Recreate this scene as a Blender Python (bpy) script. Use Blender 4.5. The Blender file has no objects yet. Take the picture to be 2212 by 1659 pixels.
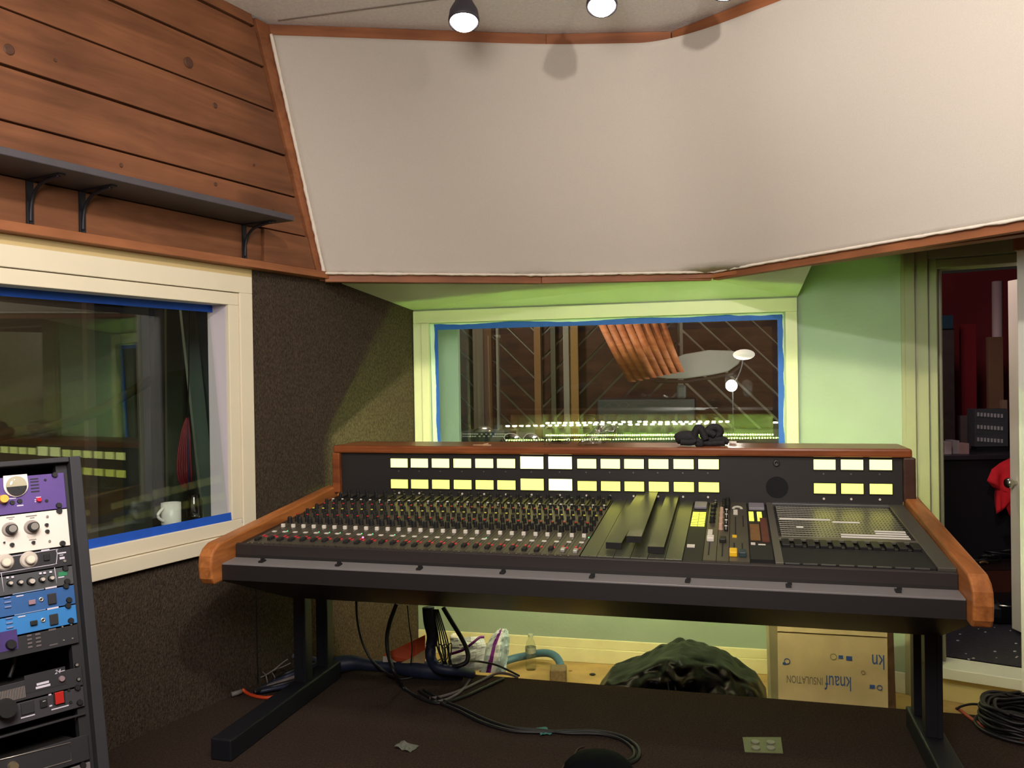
import bpy, bmesh, math, random
import numpy as np
from mathutils import Vector, Matrix, Euler, noise
rnd = random.Random(7)
SC = bpy.context.scene
COL = SC.collection

# ------------------------------------------------------------------ camera
PW, PH, FPX, EYE = 2212, 1659, 1800.0, 1.45
_roll, _pitch = math.radians(0.9), math.radians(-0.37)
_fw = np.array([0, math.cos(_pitch), math.sin(_pitch)])
_u0 = np.array([0, -math.sin(_pitch), math.cos(_pitch)]); _r0 = np.array([1.0, 0, 0])
_rt = _r0*math.cos(_roll) - _u0*math.sin(_roll)
_up = _u0*math.cos(_roll) + _r0*math.sin(_roll)
CAM = np.array([0, 0, EYE])
cd = bpy.data.cameras.new('camera'); cam = bpy.data.objects.new('camera', cd); COL.objects.link(cam)
cd.sensor_width = 36; cd.lens = FPX/PW*36; cd.clip_start = 0.02
M = Matrix.Identity(4)
for i in range(3):
    M[i][0], M[i][1], M[i][2], M[i][3] = _rt[i], _up[i], -_fw[i], CAM[i]
cam.matrix_world = M
SC.camera = cam
# ------------------------------------------------------------------ world, exposure, lights
SC.view_settings.view_transform = 'Standard'; SC.view_settings.look = 'None'
SC.view_settings.gamma = 1; SC.view_settings.use_curve_mapping = False
SC.view_settings.exposure = 0.0
W = bpy.data.worlds.new('world'); SC.world = W; W.use_nodes = True
W.node_tree.nodes['Background'].inputs[0].default_value = (0.9, 0.75, 0.6, 1)
W.node_tree.nodes['Background'].inputs[1].default_value = 0.012

def aim(o, loc, tgt):
    o.location = loc
    o.rotation_euler = (Vector(tgt)-Vector(loc)).to_track_quat('-Z', 'Y').to_euler()
def spot(name, loc, tgt, power, col, angle, blend=1.0, size=0.05):
    l = bpy.data.lights.new(name, 'SPOT'); l.energy = power; l.color = col
    l.spot_size = math.radians(angle); l.spot_blend = blend; l.shadow_soft_size = size
    o = bpy.data.objects.new(name, l); COL.objects.link(o); aim(o, loc, tgt); return o
def area(name, loc, tgt, power, col, sx, sy, spread=math.pi):
    l = bpy.data.lights.new(name, 'AREA'); l.energy = power; l.color = col
    l.shape = 'RECTANGLE'; l.size = sx; l.size_y = sy; l.spread = spread
    o = bpy.data.objects.new(name, l); COL.objects.link(o); aim(o, loc, tgt); return o
def point(name, loc, power, col, r=0.05):
    l = bpy.data.lights.new(name, 'POINT'); l.energy = power; l.color = col; l.shadow_soft_size = r
    o = bpy.data.objects.new(name, l); COL.objects.link(o); o.location = loc; return o
WARM = (1.0, 0.92, 0.85)
# track lamps out of the picture
spot('key_spot', (0.80, 1.30, 2.97), (1.65, 3.40, 2.80), 150, WARM, 100, 1.0, 0.04)
spot('wall_spot', (0.1, 0.9, 2.95), (-1.7, 3.2, 1.6), 165, WARM, 75, 1.0, 0.06)
spot('desk_spot', (0.5, 1.0, 2.95), (0.3, 3.1, 1.0), 75, WARM, 66, 1.0, 0.08)
point('room_fill', (-0.35, 0.35, 2.3), 205, WARM, 0.4)  # unseen soft fill, added to lift the ceiling and fabric
# ------------------------------------------------------------------ helpers
def S(r, g, b):
    f = lambda c: (c/255/12.92) if c <= 10 else ((c/255+0.055)/1.055)**2.4
    return (f(r), f(g), f(b), 1)
_m = {}
def mat(name, col, rough=0.6, metal=0.0, var=0.0, scale=8.0, stretch=(1, 1, 1), bump=0.0, bscale=None, col2=None,
        emit=None, spec=0.5, detail=4, coat=0.0, alpha=1.0):
    if name in _m: return _m[name]
    m = bpy.data.materials.new(name); m.use_nodes = True; nt = m.node_tree; b = nt.nodes['Principled BSDF']
    b.inputs['Base Color'].default_value = col; b.inputs['Roughness'].default_value = rough
    b.inputs['Metallic'].default_value = metal; b.inputs['Specular IOR Level'].default_value = spec
    b.inputs['Coat Weight'].default_value = coat
    tc = nt.nodes.new('ShaderNodeTexCoord'); mp = nt.nodes.new('ShaderNodeMapping')
    mp.inputs['Scale'].default_value = stretch; nt.links.new(tc.outputs['Object'], mp.inputs[0])
    if var or col2:
        n = nt.nodes.new('ShaderNodeTexNoise'); n.inputs['Scale'].default_value = scale; n.inputs['Detail'].default_value = detail
        nt.links.new(mp.outputs[0], n.inputs['Vector'])
        r = nt.nodes.new('ShaderNodeValToRGB'); r.color_ramp.elements[0].position = 0.3; r.color_ramp.elements[1].position = 0.7
        c2 = col2 or tuple(min(1, c*(1+var)) for c in col[:3])+(1,)
        c1 = col if col2 else tuple(c*(1-var) for c in col[:3])+(1,)
        r.color_ramp.elements[0].color = c1; r.color_ramp.elements[1].color = c2
        nt.links.new(n.outputs['Fac'], r.inputs[0]); nt.links.new(r.outputs[0], b.inputs['Base Color'])
    if bump:
        n2 = nt.nodes.new('ShaderNodeTexNoise'); n2.inputs['Scale'].default_value = bscale or scale; n2.inputs['Detail'].default_value = 3
        nt.links.new(mp.outputs[0], n2.inputs['Vector'])
        bp = nt.nodes.new('ShaderNodeBump'); bp.inputs['Strength'].default_value = bump; bp.inputs['Distance'].default_value = 0.01
        nt.links.new(n2.outputs['Fac'], bp.inputs['Height']); nt.links.new(bp.outputs[0], b.inputs['Normal'])
    if emit:
        b.inputs['Emission Color'].default_value = tuple(emit[0])+(1,); b.inputs['Emission Strength'].default_value = emit[1]
    _m[name] = m; return m
def glass_mat(name, tint=(1, 1, 1), base=0.05, rough=0.0):
    m = bpy.data.materials.new(name); m.use_nodes = True; nt = m.node_tree
    for n in list(nt.nodes): nt.nodes.remove(n)
    out = nt.nodes.new('ShaderNodeOutputMaterial'); mx = nt.nodes.new('ShaderNodeMixShader')
    tr = nt.nodes.new('ShaderNodeBsdfTransparent'); tr.inputs[0].default_value = tint+(1,)
    gl = nt.nodes.new('ShaderNodeBsdfGlossy'); gl.inputs['Roughness'].default_value = rough
    lw = nt.nodes.new('ShaderNodeLayerWeight'); lw.inputs['Blend'].default_value = 0.5
    pw = nt.nodes.new('ShaderNodeMath'); pw.operation = 'POWER'; pw.inputs[1].default_value = 5
    ma = nt.nodes.new('ShaderNodeMath'); ma.operation = 'MULTIPLY_ADD'; ma.inputs[1].default_value = 1-base; ma.inputs[2].default_value = base
    nt.links.new(lw.outputs['Facing'], pw.inputs[0]); nt.links.new(pw.outputs[0], ma.inputs[0])
    nt.links.new(ma.outputs[0], mx.inputs[0]); nt.links.new(tr.outputs[0], mx.inputs[1]); nt.links.new(gl.outputs[0], mx.inputs[2])
    nt.links.new(mx.outputs[0], out.inputs[0]); return m
def wood(name, dark, light, axis=0, rough=0.5, scale=5, knots=False):
    m = bpy.data.materials.new(name); m.use_nodes = True; nt = m.node_tree; b = nt.nodes['Principled BSDF']
    tc = nt.nodes.new('ShaderNodeTexCoord'); mp = nt.nodes.new('ShaderNodeMapping')
    oi = nt.nodes.new('ShaderNodeObjectInfo'); ad = nt.nodes.new('ShaderNodeVectorMath'); ad.operation = 'ADD'
    sc = nt.nodes.new('ShaderNodeVectorMath'); sc.operation = 'SCALE'; sc.inputs['Scale'].default_value = 13.7
    cx = nt.nodes.new('ShaderNodeCombineXYZ')
    for k in range(3): nt.links.new(oi.outputs['Random'], cx.inputs[k])
    nt.links.new(cx.outputs[0], sc.inputs[0])
    st = [scale*2.5]*3; st[axis] = scale*0.22; mp.inputs['Scale'].default_value = st
    nt.links.new(tc.outputs['Object'], mp.inputs[0]); nt.links.new(mp.outputs[0], ad.inputs[0]); nt.links.new(sc.outputs[0], ad.inputs[1])
    n = nt.nodes.new('ShaderNodeTexNoise'); n.inputs['Scale'].default_value = 1; n.inputs['Detail'].default_value = 6; n.inputs['Roughness'].default_value = 0.65
    n.inputs['Distortion'].default_value = 0.6
    nt.links.new(ad.outputs[0], n.inputs['Vector'])
    r = nt.nodes.new('ShaderNodeValToRGB'); r.color_ramp.elements[0].position = 0.3; r.color_ramp.elements[1].position = 0.7
    r.color_ramp.elements[0].color = dark; r.color_ramp.elements[1].color = light
    nt.links.new(n.outputs['Fac'], r.inputs[0])
    # broad blotches
    n2 = nt.nodes.new('ShaderNodeTexNoise'); n2.inputs['Scale'].default_value = 3.2; n2.inputs['Detail'].default_value = 2
    nt.links.new(tc.outputs['Object'], n2.inputs['Vector'])
    mr = nt.nodes.new('ShaderNodeMapRange'); mr.inputs['From Min'].default_value = .3; mr.inputs['From Max'].default_value = .7
    mr.inputs['To Min'].default_value = 0.78; mr.inputs['To Max'].default_value = 1.12
    nt.links.new(n2.outputs['Fac'], mr.inputs[0])
    mu = nt.nodes.new('ShaderNodeVectorMath'); mu.operation = 'SCALE'
    nt.links.new(r.outputs[0], mu.inputs[0]); nt.links.new(mr.outputs[0], mu.inputs['Scale'])
    nt.links.new(mu.outputs[0], b.inputs['Base Color'])
    b.inputs['Roughness'].default_value = rough; b.inputs['Specular IOR Level'].default_value = 0.3
    return m

def ray(x, y): return _fw + _rt*((x-PW/2)/FPX) + _up*((PH/2-y)/FPX)
def hit(x, y, p, n):
    d = ray(x, y); n = np.array(n, float); return CAM + d*(((np.array(p, float)-CAM) @ n)/(d @ n))
def atz(x, y, z): return hit(x, y, (0, 0, z), (0, 0, 1))
def aty(x, y, Y): return hit(x, y, (0, Y, 0), (0, 1, 0))
def pz(x, y, Y): return aty(x, y, Y)

class MB:
    """collects simple shapes into one mesh"""
    def __init__(s): s.v = []; s.f = []; s.mi = []; s.sm = []
    def add(s, vs, fs, mi=0, smooth=False):
        o = len(s.v); s.v += [tuple(map(float, v)) for v in vs]
        for f in fs: s.f.append([o+i for i in f]); s.mi.append(mi); s.sm.append(smooth)
        return s
    def hexa(s, p, mi=0):   # 8 points: bottom 4 ccw, top 4 ccw
        return s.add(p, [(3, 2, 1, 0), (4, 5, 6, 7), (0, 1, 5, 4), (1, 2, 6, 5), (2, 3, 7, 6), (3, 0, 4, 7)], mi)
    def box(s, x0, x1, y0, y1, z0, z1, mi=0, c=0.0):
        if c <= 0:
            return s.hexa([(x0, y0, z0), (x1, y0, z0), (x1, y1, z0), (x0, y1, z0), (x0, y0, z1), (x1, y0, z1), (x1, y1, z1), (x0, y1, z1)], mi)
        bm = bmesh.new(); bmesh.ops.create_cube(bm, size=1)
        for v in bm.verts: v.co = (x0+(v.co.x+.5)*(x1-x0), y0+(v.co.y+.5)*(y1-y0), z0+(v.co.z+.5)*(z1-z0))
        bmesh.ops.bevel(bm, geom=bm.edges[:], offset=c, segments=2, profile=0.5, affect='EDGES')
        bm.verts.index_update()
        s.add([v.co[:] for v in bm.verts], [[v.index for v in f.verts] for f in bm.faces], mi); bm.free(); return s
    def prism(s, poly, a, b, fn, mi=0):   # poly in 2d, extruded a..b, fn(p, t)->xyz
        n = len(poly)
        s.add([fn(p, a) for p in poly]+[fn(p, b) for p in poly],
              [list(range(n))[::-1], list(range(n, 2*n))]+[(i, (i+1) % n, n+(i+1) % n, n+i) for i in range(n)], mi)
        return s
    def cyl(s, c, r, h, seg=12, r2=None, mi=0, axis=2, smooth=True, cap_mi=None):
        r2 = r if r2 is None else r2; vs = []
        for k, rr in ((0, r), (h, r2)):
            for i in range(seg):
                t = 2*math.pi*i/seg; p = [rr*math.cos(t), rr*math.sin(t), k]
                if axis == 1: p = [p[0], p[2], -p[1]]
                if axis == 0: p = [p[2], p[0], p[1]]
                vs.append((c[0]+p[0], c[1]+p[1], c[2]+p[2]))
        s.add(vs, [(i, (i+1) % seg, seg+(i+1) % seg, seg+i) for i in range(seg)], mi, smooth)
        s.add(vs, [list(range(seg))[::-1]], mi); s.add(vs, [list(range(seg, 2*seg))], mi if cap_mi is None else cap_mi)
        return s
    def lathe(s, c, prof, seg=20, mi=0, axis=2):
        vs = []; n = len(prof)
        for r, z in prof:
            for i in range(seg):
                t = 2*math.pi*i/seg; p = [r*math.cos(t), r*math.sin(t), z]
                if axis == 1: p = [p[0], p[2], -p[1]]
                if axis == 0: p = [p[2], p[0], p[1]]
                vs.append((c[0]+p[0], c[1]+p[1], c[2]+p[2]))
        s.add(vs, [(k*seg+i, k*seg+(i+1) % seg, (k+1)*seg+(i+1) % seg, (k+1)*seg+i) for k in range(n-1) for i in range(seg)], mi, True)
        return s
    def ball(s, c, r, seg=8, ring=5, mi=0, sz=(1, 1, 1)):
        prof = [(max(1e-4, r*math.sin(math.pi*k/ring)), -r*math.cos(math.pi*k/ring)) for k in range(ring+1)]
        o = len(s.v); s.lathe((0, 0, 0), prof, seg, mi)
        for i in range(o, len(s.v)):
            v = s.v[i]; s.v[i] = (c[0]+v[0]*sz[0], c[1]+v[1]*sz[1], c[2]+v[2]*sz[2])
        return s
    def tube(s, pts, r, seg=8, mi=0, sub=6, closed=False, flat=1.0):
        P = [Vector(p) for p in pts]
        if sub > 1 and len(P) > 2:
            Q = []; n = len(P)
            for i in range(n-1):
                a, b, c, d = P[max(0, i-1)], P[i], P[i+1], P[min(n-1, i+2)]
                for k in range(sub):
                    t = k/sub
                    Q.append(0.5*((2*b)+(c-a)*t+(2*a-5*b+4*c-d)*t*t+(3*b-a-3*c+d)*t**3))
            Q.append(P[-1]); P = Q
        n = len(P); vs = []; up = Vector((0.13, 0.21, 0.97))
        for i in range(n):
            t = (P[min(n-1, i+1)]-P[max(0, i-1)]).normalized()
            a = t.cross(up)
            if a.length < 1e-3: a = t.cross(Vector((1, 0, 0)))
            a.normalize(); b = a.cross(t).normalized()
            rr = r(i/(n-1)) if callable(r) else r
            for k in range(seg):
                q = 2*math.pi*k/seg; vs.append(P[i]+a*(rr*math.cos(q))+b*(rr*flat*math.sin(q)))
        s.add(vs, [(i*seg+k, i*seg+(k+1) % seg, (i+1)*seg+(k+1) % seg, (i+1)*seg+k) for i in range(n-1) for k in range(seg)]
              + [list(range(seg)), list(range((n-1)*seg, n*seg))[::-1]], mi, True)
        return s
    def xf(s, fn):
        s.v = [tuple(map(float, fn(v))) for v in s.v]; return s
    def mesh(s, name, mats):
        me = bpy.data.meshes.new(name); me.from_pydata(s.v, [], s.f)
        for m in (mats if isinstance(mats, (list, tuple)) else [mats]): me.materials.append(m)
        me.polygons.foreach_set('material_index', s.mi); me.polygons.foreach_set('use_smooth', s.sm)
        me.update()
        bm = bmesh.new(); bm.from_mesh(me)
        lone = [v for v in bm.verts if not v.link_faces]
        bmesh.ops.delete(bm, geom=lone, context='VERTS')
        bmesh.ops.recalc_face_normals(bm, faces=bm.faces[:]); bm.to_mesh(me); bm.free()
        return me
    def build(s, name, mats, parent=None, label=None, cat=None, group=None, kind=None, loc=None, rot=None, world=False, bevel=0):
        """top-level: recentred on its base.  world=True: vertices are world coordinates under a parent."""
        if parent is None and loc is None:
            a = np.array(s.v); c = [(a[:, 0].min()+a[:, 0].max())/2, (a[:, 1].min()+a[:, 1].max())/2, a[:, 2].min()]
            s.xf(lambda v: (v[0]-c[0], v[1]-c[1], v[2]-c[2])); loc = c
        me = s.mesh(name, mats); o = bpy.data.objects.new(name, me); COL.objects.link(o)
        if parent is not None:
            o.parent = parent
            if world: o.matrix_parent_inverse = world_of(parent).inverted()
        if loc is not None: o.location = loc
        if rot is not None: o.rotation_euler = rot
        if bevel:
            bv = o.modifiers.new('bevel', 'BEVEL'); bv.width = bevel; bv.segments = 2; bv.limit_method = 'ANGLE'; bv.angle_limit = 0.6
        return tag(o, label, cat, group, kind)
def world_of(o):
    m = o.matrix_basis.copy()
    if o.parent: m = world_of(o.parent) @ o.matrix_parent_inverse @ m
    return m
def tag(o, label=None, cat=None, group=None, kind=None):
    for k, v in (('label', label), ('category', cat), ('group', group), ('kind', kind)):
        if v: o[k] = v
    return o
def thing(name, label, cat, loc=(0, 0, 0), rot=(0, 0, 0), group=None, kind=None):
    o = bpy.data.objects.new(name, None); o.empty_display_size = 0.05; COL.objects.link(o)
    o.location = loc; o.rotation_euler = rot
    return tag(o, label, cat, group, kind)
def copy_tree(o, parent=None):
    c = o.copy(); COL.objects.link(c)
    if parent is not None: c.parent = parent
    for ch in list(o.children): copy_tree(ch, c)
    return c
def text_mb(txt, size, fn, depth=0.0):
    """letters as flat geometry; fn maps (x, y) of the lettering to xyz"""
    cu = bpy.data.curves.new('lettering', 'FONT'); cu.body = txt; cu.size = size; cu.align_x = 'CENTER'; cu.align_y = 'CENTER'; cu.resolution_u = 3
    o = bpy.data.objects.new('lettering', cu); COL.objects.link(o)
    dg = bpy.context.evaluated_depsgraph_get(); me = bpy.data.meshes.new_from_object(o.evaluated_get(dg))
    mb = MB(); mb.add([fn(v.co.x, v.co.y) for v in me.vertices], [list(p.vertices) for p in me.polygons])
    bpy.data.objects.remove(o); bpy.data.curves.remove(cu); bpy.data.meshes.remove(me); return mb

# ------------------------------------------------------------------ materials
plank_m = wood('plank_wood', S(100, 62, 40), S(140, 90, 60), 0, 0.55, 5)
trimw_m = wood('cedar_trim', S(128, 78, 50), S(170, 108, 70), 0, 0.55, 5)
oak_m = wood('oak', S(128, 74, 36), S(192, 120, 64), 1, 0.38, 9)
oak_top_m = wood('oak_top', S(104, 52, 27), S(156, 90, 50), 0, 0.32, 9)
carpet_m = mat('wall_carpet', S(50, 42, 36), 0.95, var=0.35, scale=150, stretch=(1, 1, .5), bump=0.8, bscale=240, col2=S(90, 78, 66), spec=0.1, detail=8)
floorc_m = mat('floor_carpet', S(48, 38, 33), 0.95, var=0.3, scale=120, bump=0.8, bscale=180, col2=S(74, 60, 51), spec=0.1, detail=6)
cream_m = mat('cream_paint', S(232, 222, 196), 0.45, var=0.03, scale=3)
white_m = mat('white_paint', S(222, 224, 212), 0.5, var=0.03, scale=4)
mint_m = mat('mint_wall_paint', S(150, 166, 152), 0.6, var=0.06, scale=3, bump=0.1, bscale=60)
ceil_m = mat('ceiling_texture', S(238, 233, 229), 0.9, var=0.06, scale=60, bump=0.7, bscale=120, spec=0.1)
fabric_m = mat('fabric', S(203, 195, 184), 0.95, var=0.035, scale=220, bump=0.12, bscale=500, spec=0.05, stretch=(1, 1, 1))
fray_m = mat('frayed_fabric', S(238, 228, 214), 0.95, spec=0.05, bump=0.3, bscale=90)
tape_m = mat('blue_tape', S(24, 84, 190), 0.6, var=0.08, scale=20)
tan_m = mat('tan_floor', S(174, 146, 92), 0.7, var=0.22, scale=6, detail=6)
black_m = mat('black_metal', S(38, 36, 35), 0.42, metal=0.2)
black2_m = mat('black_plastic', S(20, 20, 21), 0.5)
blackmat_m = mat('matte_black', S(14, 14, 15), 0.7)
stand_m = mat('stand_steel', S(24, 25, 32), 0.5, metal=0.2)
grey_m = mat('grey_metal', S(120, 118, 120), 0.38, metal=0.7)
strip_m = mat('strip_plate', S(92, 86, 74), 0.45, metal=0.5, var=0.08, scale=10)
blank_m = mat('blank_plate', S(88, 89, 78), 0.34, metal=0.65, var=0.06, scale=4)
silver_m = mat('silver', S(200, 198, 190), 0.25, metal=1.0)
red_m = mat('red_plastic', S(170, 30, 24), 0.4)
yellow_m = mat('yellow_plastic', S(232, 186, 30), 0.45)
yelcap_m = mat('yellow_cap', S(196, 190, 70), 0.4)
white_pl = mat('white_plastic', S(214, 208, 196), 0.45)
pink_pl = mat('pinkish_plastic', S(196, 160, 140), 0.45)
glassF = glass_mat('front_glass', (0.93, 0.96, 0.94), 0.008)
glassB = glass_mat('rear_glass', (0.92, 0.95, 0.93), 0.09)

# ------------------------------------------------------------------ frames of reference (metres)
th = math.radians(15.0)
CO = np.array([-1.118, 3.182, 0.0]); CU = np.array([math.cos(th), -math.sin(th), 0]); CV = np.array([math.sin(th), math.cos(th), 0])
def cw(u, v, z): return CO+CU*u+CV*v+np.array([0, 0, z])                 # console frame -> world
LP = np.array([-1.46, 3.6, 0]); LD = np.array([.53, 1, 0])/math.hypot(.53, 1); LN = np.array([LD[1], -LD[0], 0])
def lw(s, d, z): return LP+LD*s+LN*d+np.array([0, 0, z])                 # left wall: along, into the room, up
def ls(y): return (y-3.6)/LD[1]
BP = np.array([0, 5.07, 0]); BD = np.array([1, -.239, 0])/math.hypot(1, .239); BN = np.array([-BD[1], BD[0], 0])
def bw(s, e, z): return BP+BD*s+BN*e+np.array([0, 0, z])                 # back wall: along, beyond, up
def bs(px, py):
    q = hit(px, py, BP, BN); return (q-BP) @ BD
BL = -.628; BR = 1.657                                                     # back wall ends
DP = bw(BR, 0, 0); DA = math.radians(-31.8); DD = np.array([math.cos(DA), math.sin(DA), 0]); DN = np.array([-DD[1], DD[0], 0])
def dw(t, e, z): return DP+DD*t+DN*e+np.array([0, 0, z])                 # door wall: along, beyond, up
def boxf(fn, a0, a1, b0, b1, z0, z1):
    return [fn(a0, b0, z0), fn(a1, b0, z0), fn(a1, b1, z0), fn(a0, b1, z0), fn(a0, b0, z1), fn(a1, b0, z1), fn(a1, b1, z1), fn(a0, b1, z1)]
LOW = -.25
def struct(name, mb, mats, parent=None, **k):
    return mb.build(name, mats, parent, kind='structure', loc=(0, 0, 0), **k)
def framed(name, fn, a_mid, e, z0):
    """an Empty in a wall's frame, so that wood grain and tape run along it"""
    pass

# ================================================================== SETTING
# carpeted platform the console stands on
mb = MB()
e0, e1 = cw(-1.3, 1.105, 0), cw(3.6, 1.105, 0)
poly = [(-5, -2.4), (4.5, -2.4), (e1[0], e1[1]), (e0[0], e0[1]), (-5, 4.6)]
mb.prism(poly, LOW, 0, lambda p, t: (p[0], p[1], t)); struct('floor', mb, floorc_m)
mb = MB(); mb.box(-5, 6.5, -2.4, 5.6, LOW-.1, LOW); struct('floor.001', mb, tan_m)
# ceiling
mb = MB(); mb.box(-5, 6.5, -2.4, 5.6, 3.2, 3.3); ceil = struct('ceiling', mb, ceil_m)
# ceiling joint
mb = MB(); a, b = atz(600, 45, 3.197), atz(1000, -8, 3.197)
d = (b-a)/np.linalg.norm(b-a); nn = np.array([-d[1], d[0], 0]); b = b+d*1.5
mb.hexa([a-nn*.006, b-nn*.006, b+nn*.006, a+nn*.006, a-nn*.006+(0, 0, .01), b-nn*.006+(0, 0, .01), b+nn*.006+(0, 0, .01), a+nn*.006+(0, 0, .01)])
mb.build('joint_strip', mat('joint', S(150, 140, 132), .9), ceil)
# left wall with window hole
W1 = dict(s0=ls(2.30), s1=ls(3.90), z0=.80, z1=1.835)
mb = MB()
sA, sB = ls(-2.4), ls(5.206)
mb.hexa(boxf(lw, sA, sB, -.1, 0, LOW, W1['z0'])); mb.hexa(boxf(lw, sA, sB, -.1, 0, W1['z1'], 3.25))
mb.hexa(boxf(lw, sA, W1['s0'], -.1, 0, W1['z0'], W1['z1'])); mb.hexa(boxf(lw, W1['s1'], sB, -.1, 0, W1['z0'], W1['z1']))
wall_left = struct('wall_left', mb, carpet_m)
# frame object so the planks' grain runs along the wall
lrot = (0, 0, math.atan2(LD[1], LD[0]))
def lpart(name, s0, s1, d0, d1, z0, z1, m, parent, bevel=.003, slant=0, **k):
    L = s1-s0; o = MB().box(0, L, d0, d1, 0, z1-z0)
    o.xf(lambda v: (v[0]+(slant*v[2] if v[0] > L*.5 else 0), -v[1], v[2]))
    p = lw(s0, 0, z0)
    return o.build(name, m, parent, loc=tuple(p), rot=lrot, bevel=bevel, **k)
# top strip of the carpet seam
mb = MB(); mb.hexa(boxf(lw, ls(4.0), ls(4.0)+.006, 0, .002, 0, .8)); mb.build('seam', blackmat_m, wall_left)
zb = [2.03, 2.197, 2.387, 2.582, 2.782, 2.977, 3.148]
FSL = (4.44-4.09)/(2.05-3.15)                       # right ends of the planks follow the sloped panel
SL = -.308/LD[1]
def s_end(z): return ls(4.452-(z-2.0)*.308)-.104
for i in range(6):
    z0, z1 = zb[i], zb[i+1]
    if i == 0:
        lpart('plank', ls(.2), ls(4.03), .005, .045, z0, z1-.008, plank_m, wall_left)
        lpart('plank', ls(4.033), s_end(z0), .005, .060, z0, z1-.008, plank_m, wall_left, slant=SL)
    else:
        lpart('plank', ls(.2), s_end(z0), .005, .045+.004*(i % 2), z0, z1-.009, plank_m, wall_left, slant=SL)
lpart('plank', ls(.2), s_end(3.152), .005, .05, 3.152, 3.2, plank_m, wall_left, slant=SL)
# dark backing behind the gaps
lpart('backing_board', ls(.2), s_end(2.02)+.02, .001, .02, 2.02, 3.19, mat('gap_dark', S(40, 24, 14), .9), wall_left, bevel=0, slant=SL)
# knots in the planks
knot_m = mat('knot', S(82, 50, 34), .6, var=.25, scale=60)
for (px, py, r) in [(20, 107, .02), (408, 135, .024), (465, 228, .013), (262, 357, .009), (466, 398, .009), (592, 458, .014), (549, 356, .006), (657, 533, .008), (120, 130, .007)]:
    q = hit(px, py, LP+LN*.0505, LN)
    MB().cyl((0, 0, 0), r, .003, 14, r*.8).xf(lambda v: (v[0], -v[2], v[1])).build('knot', knot_m, wall_left, loc=tuple(q), rot=lrot)
# bottom rail under the planks
lpart('rail', ls(.2), ls(4.43), 0, .075, 1.992, 2.028, trimw_m, wall_left)
lpart('filler_board', ls(.2), ls(4.0), -.002, .012, 1.945, 1.9915, mat('gold_cream', S(206, 184, 132), .6), wall_left, bevel=.001)
# window 1
w1 = thing('window_1', None, None, tuple(lw(W1['s0'], 0, W1['z0'])), lrot, kind='structure')
def wpart(name, a0, a1, d0, d1, z0, z1, m, bevel=.003, par=None, **k):
    """left window frame: coordinates along, into room, up (absolute z)"""
    o = MB().box(a0-W1['s0'], a1-W1['s0'], d0, d1, z0-W1['z0'], z1-W1['z0'])
    o.xf(lambda v: (v[0], -v[1], v[2]))
    return o.build(name, m, par or w1, bevel=bevel, **k)
sR, sRi = ls(3.985), ls(3.86)
sI = ls(3.915)
wpart('casing', ls(2.2), sR, 0, .03, 1.872, 1.952, cream_m)           # outer boards
wpart('casing', sI, sR, 0, .03, .69, 1.872, cream_m)
wpart('casing', ls(2.2), sR-.0, 0, .034, .69, .752, cream_m)
wpart('sash', ls(2.3), sI-.002, -.0, .022, 1.812, 1.869, cream_m)         # inner stop boards
wpart('sash', sRi, sI-.002, -.0, .022, .815, 1.812, cream_m)
wpart('sash', ls(2.3), sI-.002, -.0, .022, .755, .815, cream_m)
# reveal boards
wpart('reveal', ls(2.3), sRi+.02, -.12, -.001, .775, .812, white_m)
wpart('reveal', ls(2.3), sRi+.02, -.12, -.001, 1.815, 1.85, white_m)
wpart('reveal', sRi+.002, sRi+.03, -.12, -.001, .80, 1.83, mat('lilac_white', S(206, 198, 206), .5))
def pane(name, C, yaw, tilt, w0, w1_, h0, h1, gm, parent, thick=.006):
    y, t = math.radians(yaw), math.radians(tilt)
    n = np.array([math.cos(y)*math.cos(t), -math.sin(y)*math.cos(t), math.sin(t)]); d = np.array([math.sin(y), math.cos(y), 0])
    uu = np.cross(d, n); uu = uu if uu[2] > 0 else -uu
    q = [C+d*a+uu*b+n*c for c in (0, -thick) for a, b in ((w0, h0), (w1_, h0), (w1_, h1), (w0, h1))]
    o = MB().hexa(q).build(name, gm, parent, world=True); return C, d, uu, n
# front pane leans back a little and carries the masking tape
C1 = lw(ls(3.0), -.055, 1.315)
_, pd, pu, pn = pane('pane', C1, 28.75, 6.0, -.76, .96, -.53, .53, glassF, w1)
def tape_strip(name, parent, C, d, u, n, a0, a1, b0, b1, jag_side, amp, m=tape_m, seed=1, lift=.003, nseg=40, thick=.0025):
    """strip on a pane from a0..a1 (along) and b0..b1 (up); one long side torn/painted over"""
    r = random.Random(seed); mb = MB(); horiz = abs(a1-a0) > abs(b1-b0); vs = []; f1 = r.random()*9
    for i in range(nseg+1):
        t = i/nseg; j = amp*(noise.noise((t*7+f1, f1, 0))+.35*noise.noise((t*34+f1, 3, 0)))
        if horiz:
            a = a0+(a1-a0)*t; lo = b0+(j if jag_side == 0 else 0); hi = b1+(j if jag_side == 1 else 0); pts = ((a, lo), (a, hi))
        else:
            b = b0+(b1-b0)*t; lo = a0+(j if jag_side == 0 else 0); hi = a1+(j if jag_side == 1 else 0); pts = ((lo, b), (hi, b))
        for k in (lift, lift+thick):
            for (x, y) in pts: vs.append(C+d*x+u*y+n*k)
    fs = []
    for i in range(nseg):
        o = i*4; fs += [(o, o+1, o+5, o+4), (o+2, o+6, o+7, o+3), (o, o+4, o+6, o+2), (o+1, o+3, o+7, o+5)]
    fs += [(0, 2, 3, 1), (nseg*4, nseg*4+1, nseg*4+3, nseg*4+2)]
    return mb.add(vs, fs).build(name, m, parent, world=True)
def on_pane(px, py, C, d, u, n):
    q = hit(px, py, C, n)-C; return q @ d, q @ u
def pr(a): return tuple(round(float(x), 3) for x in a)
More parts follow.
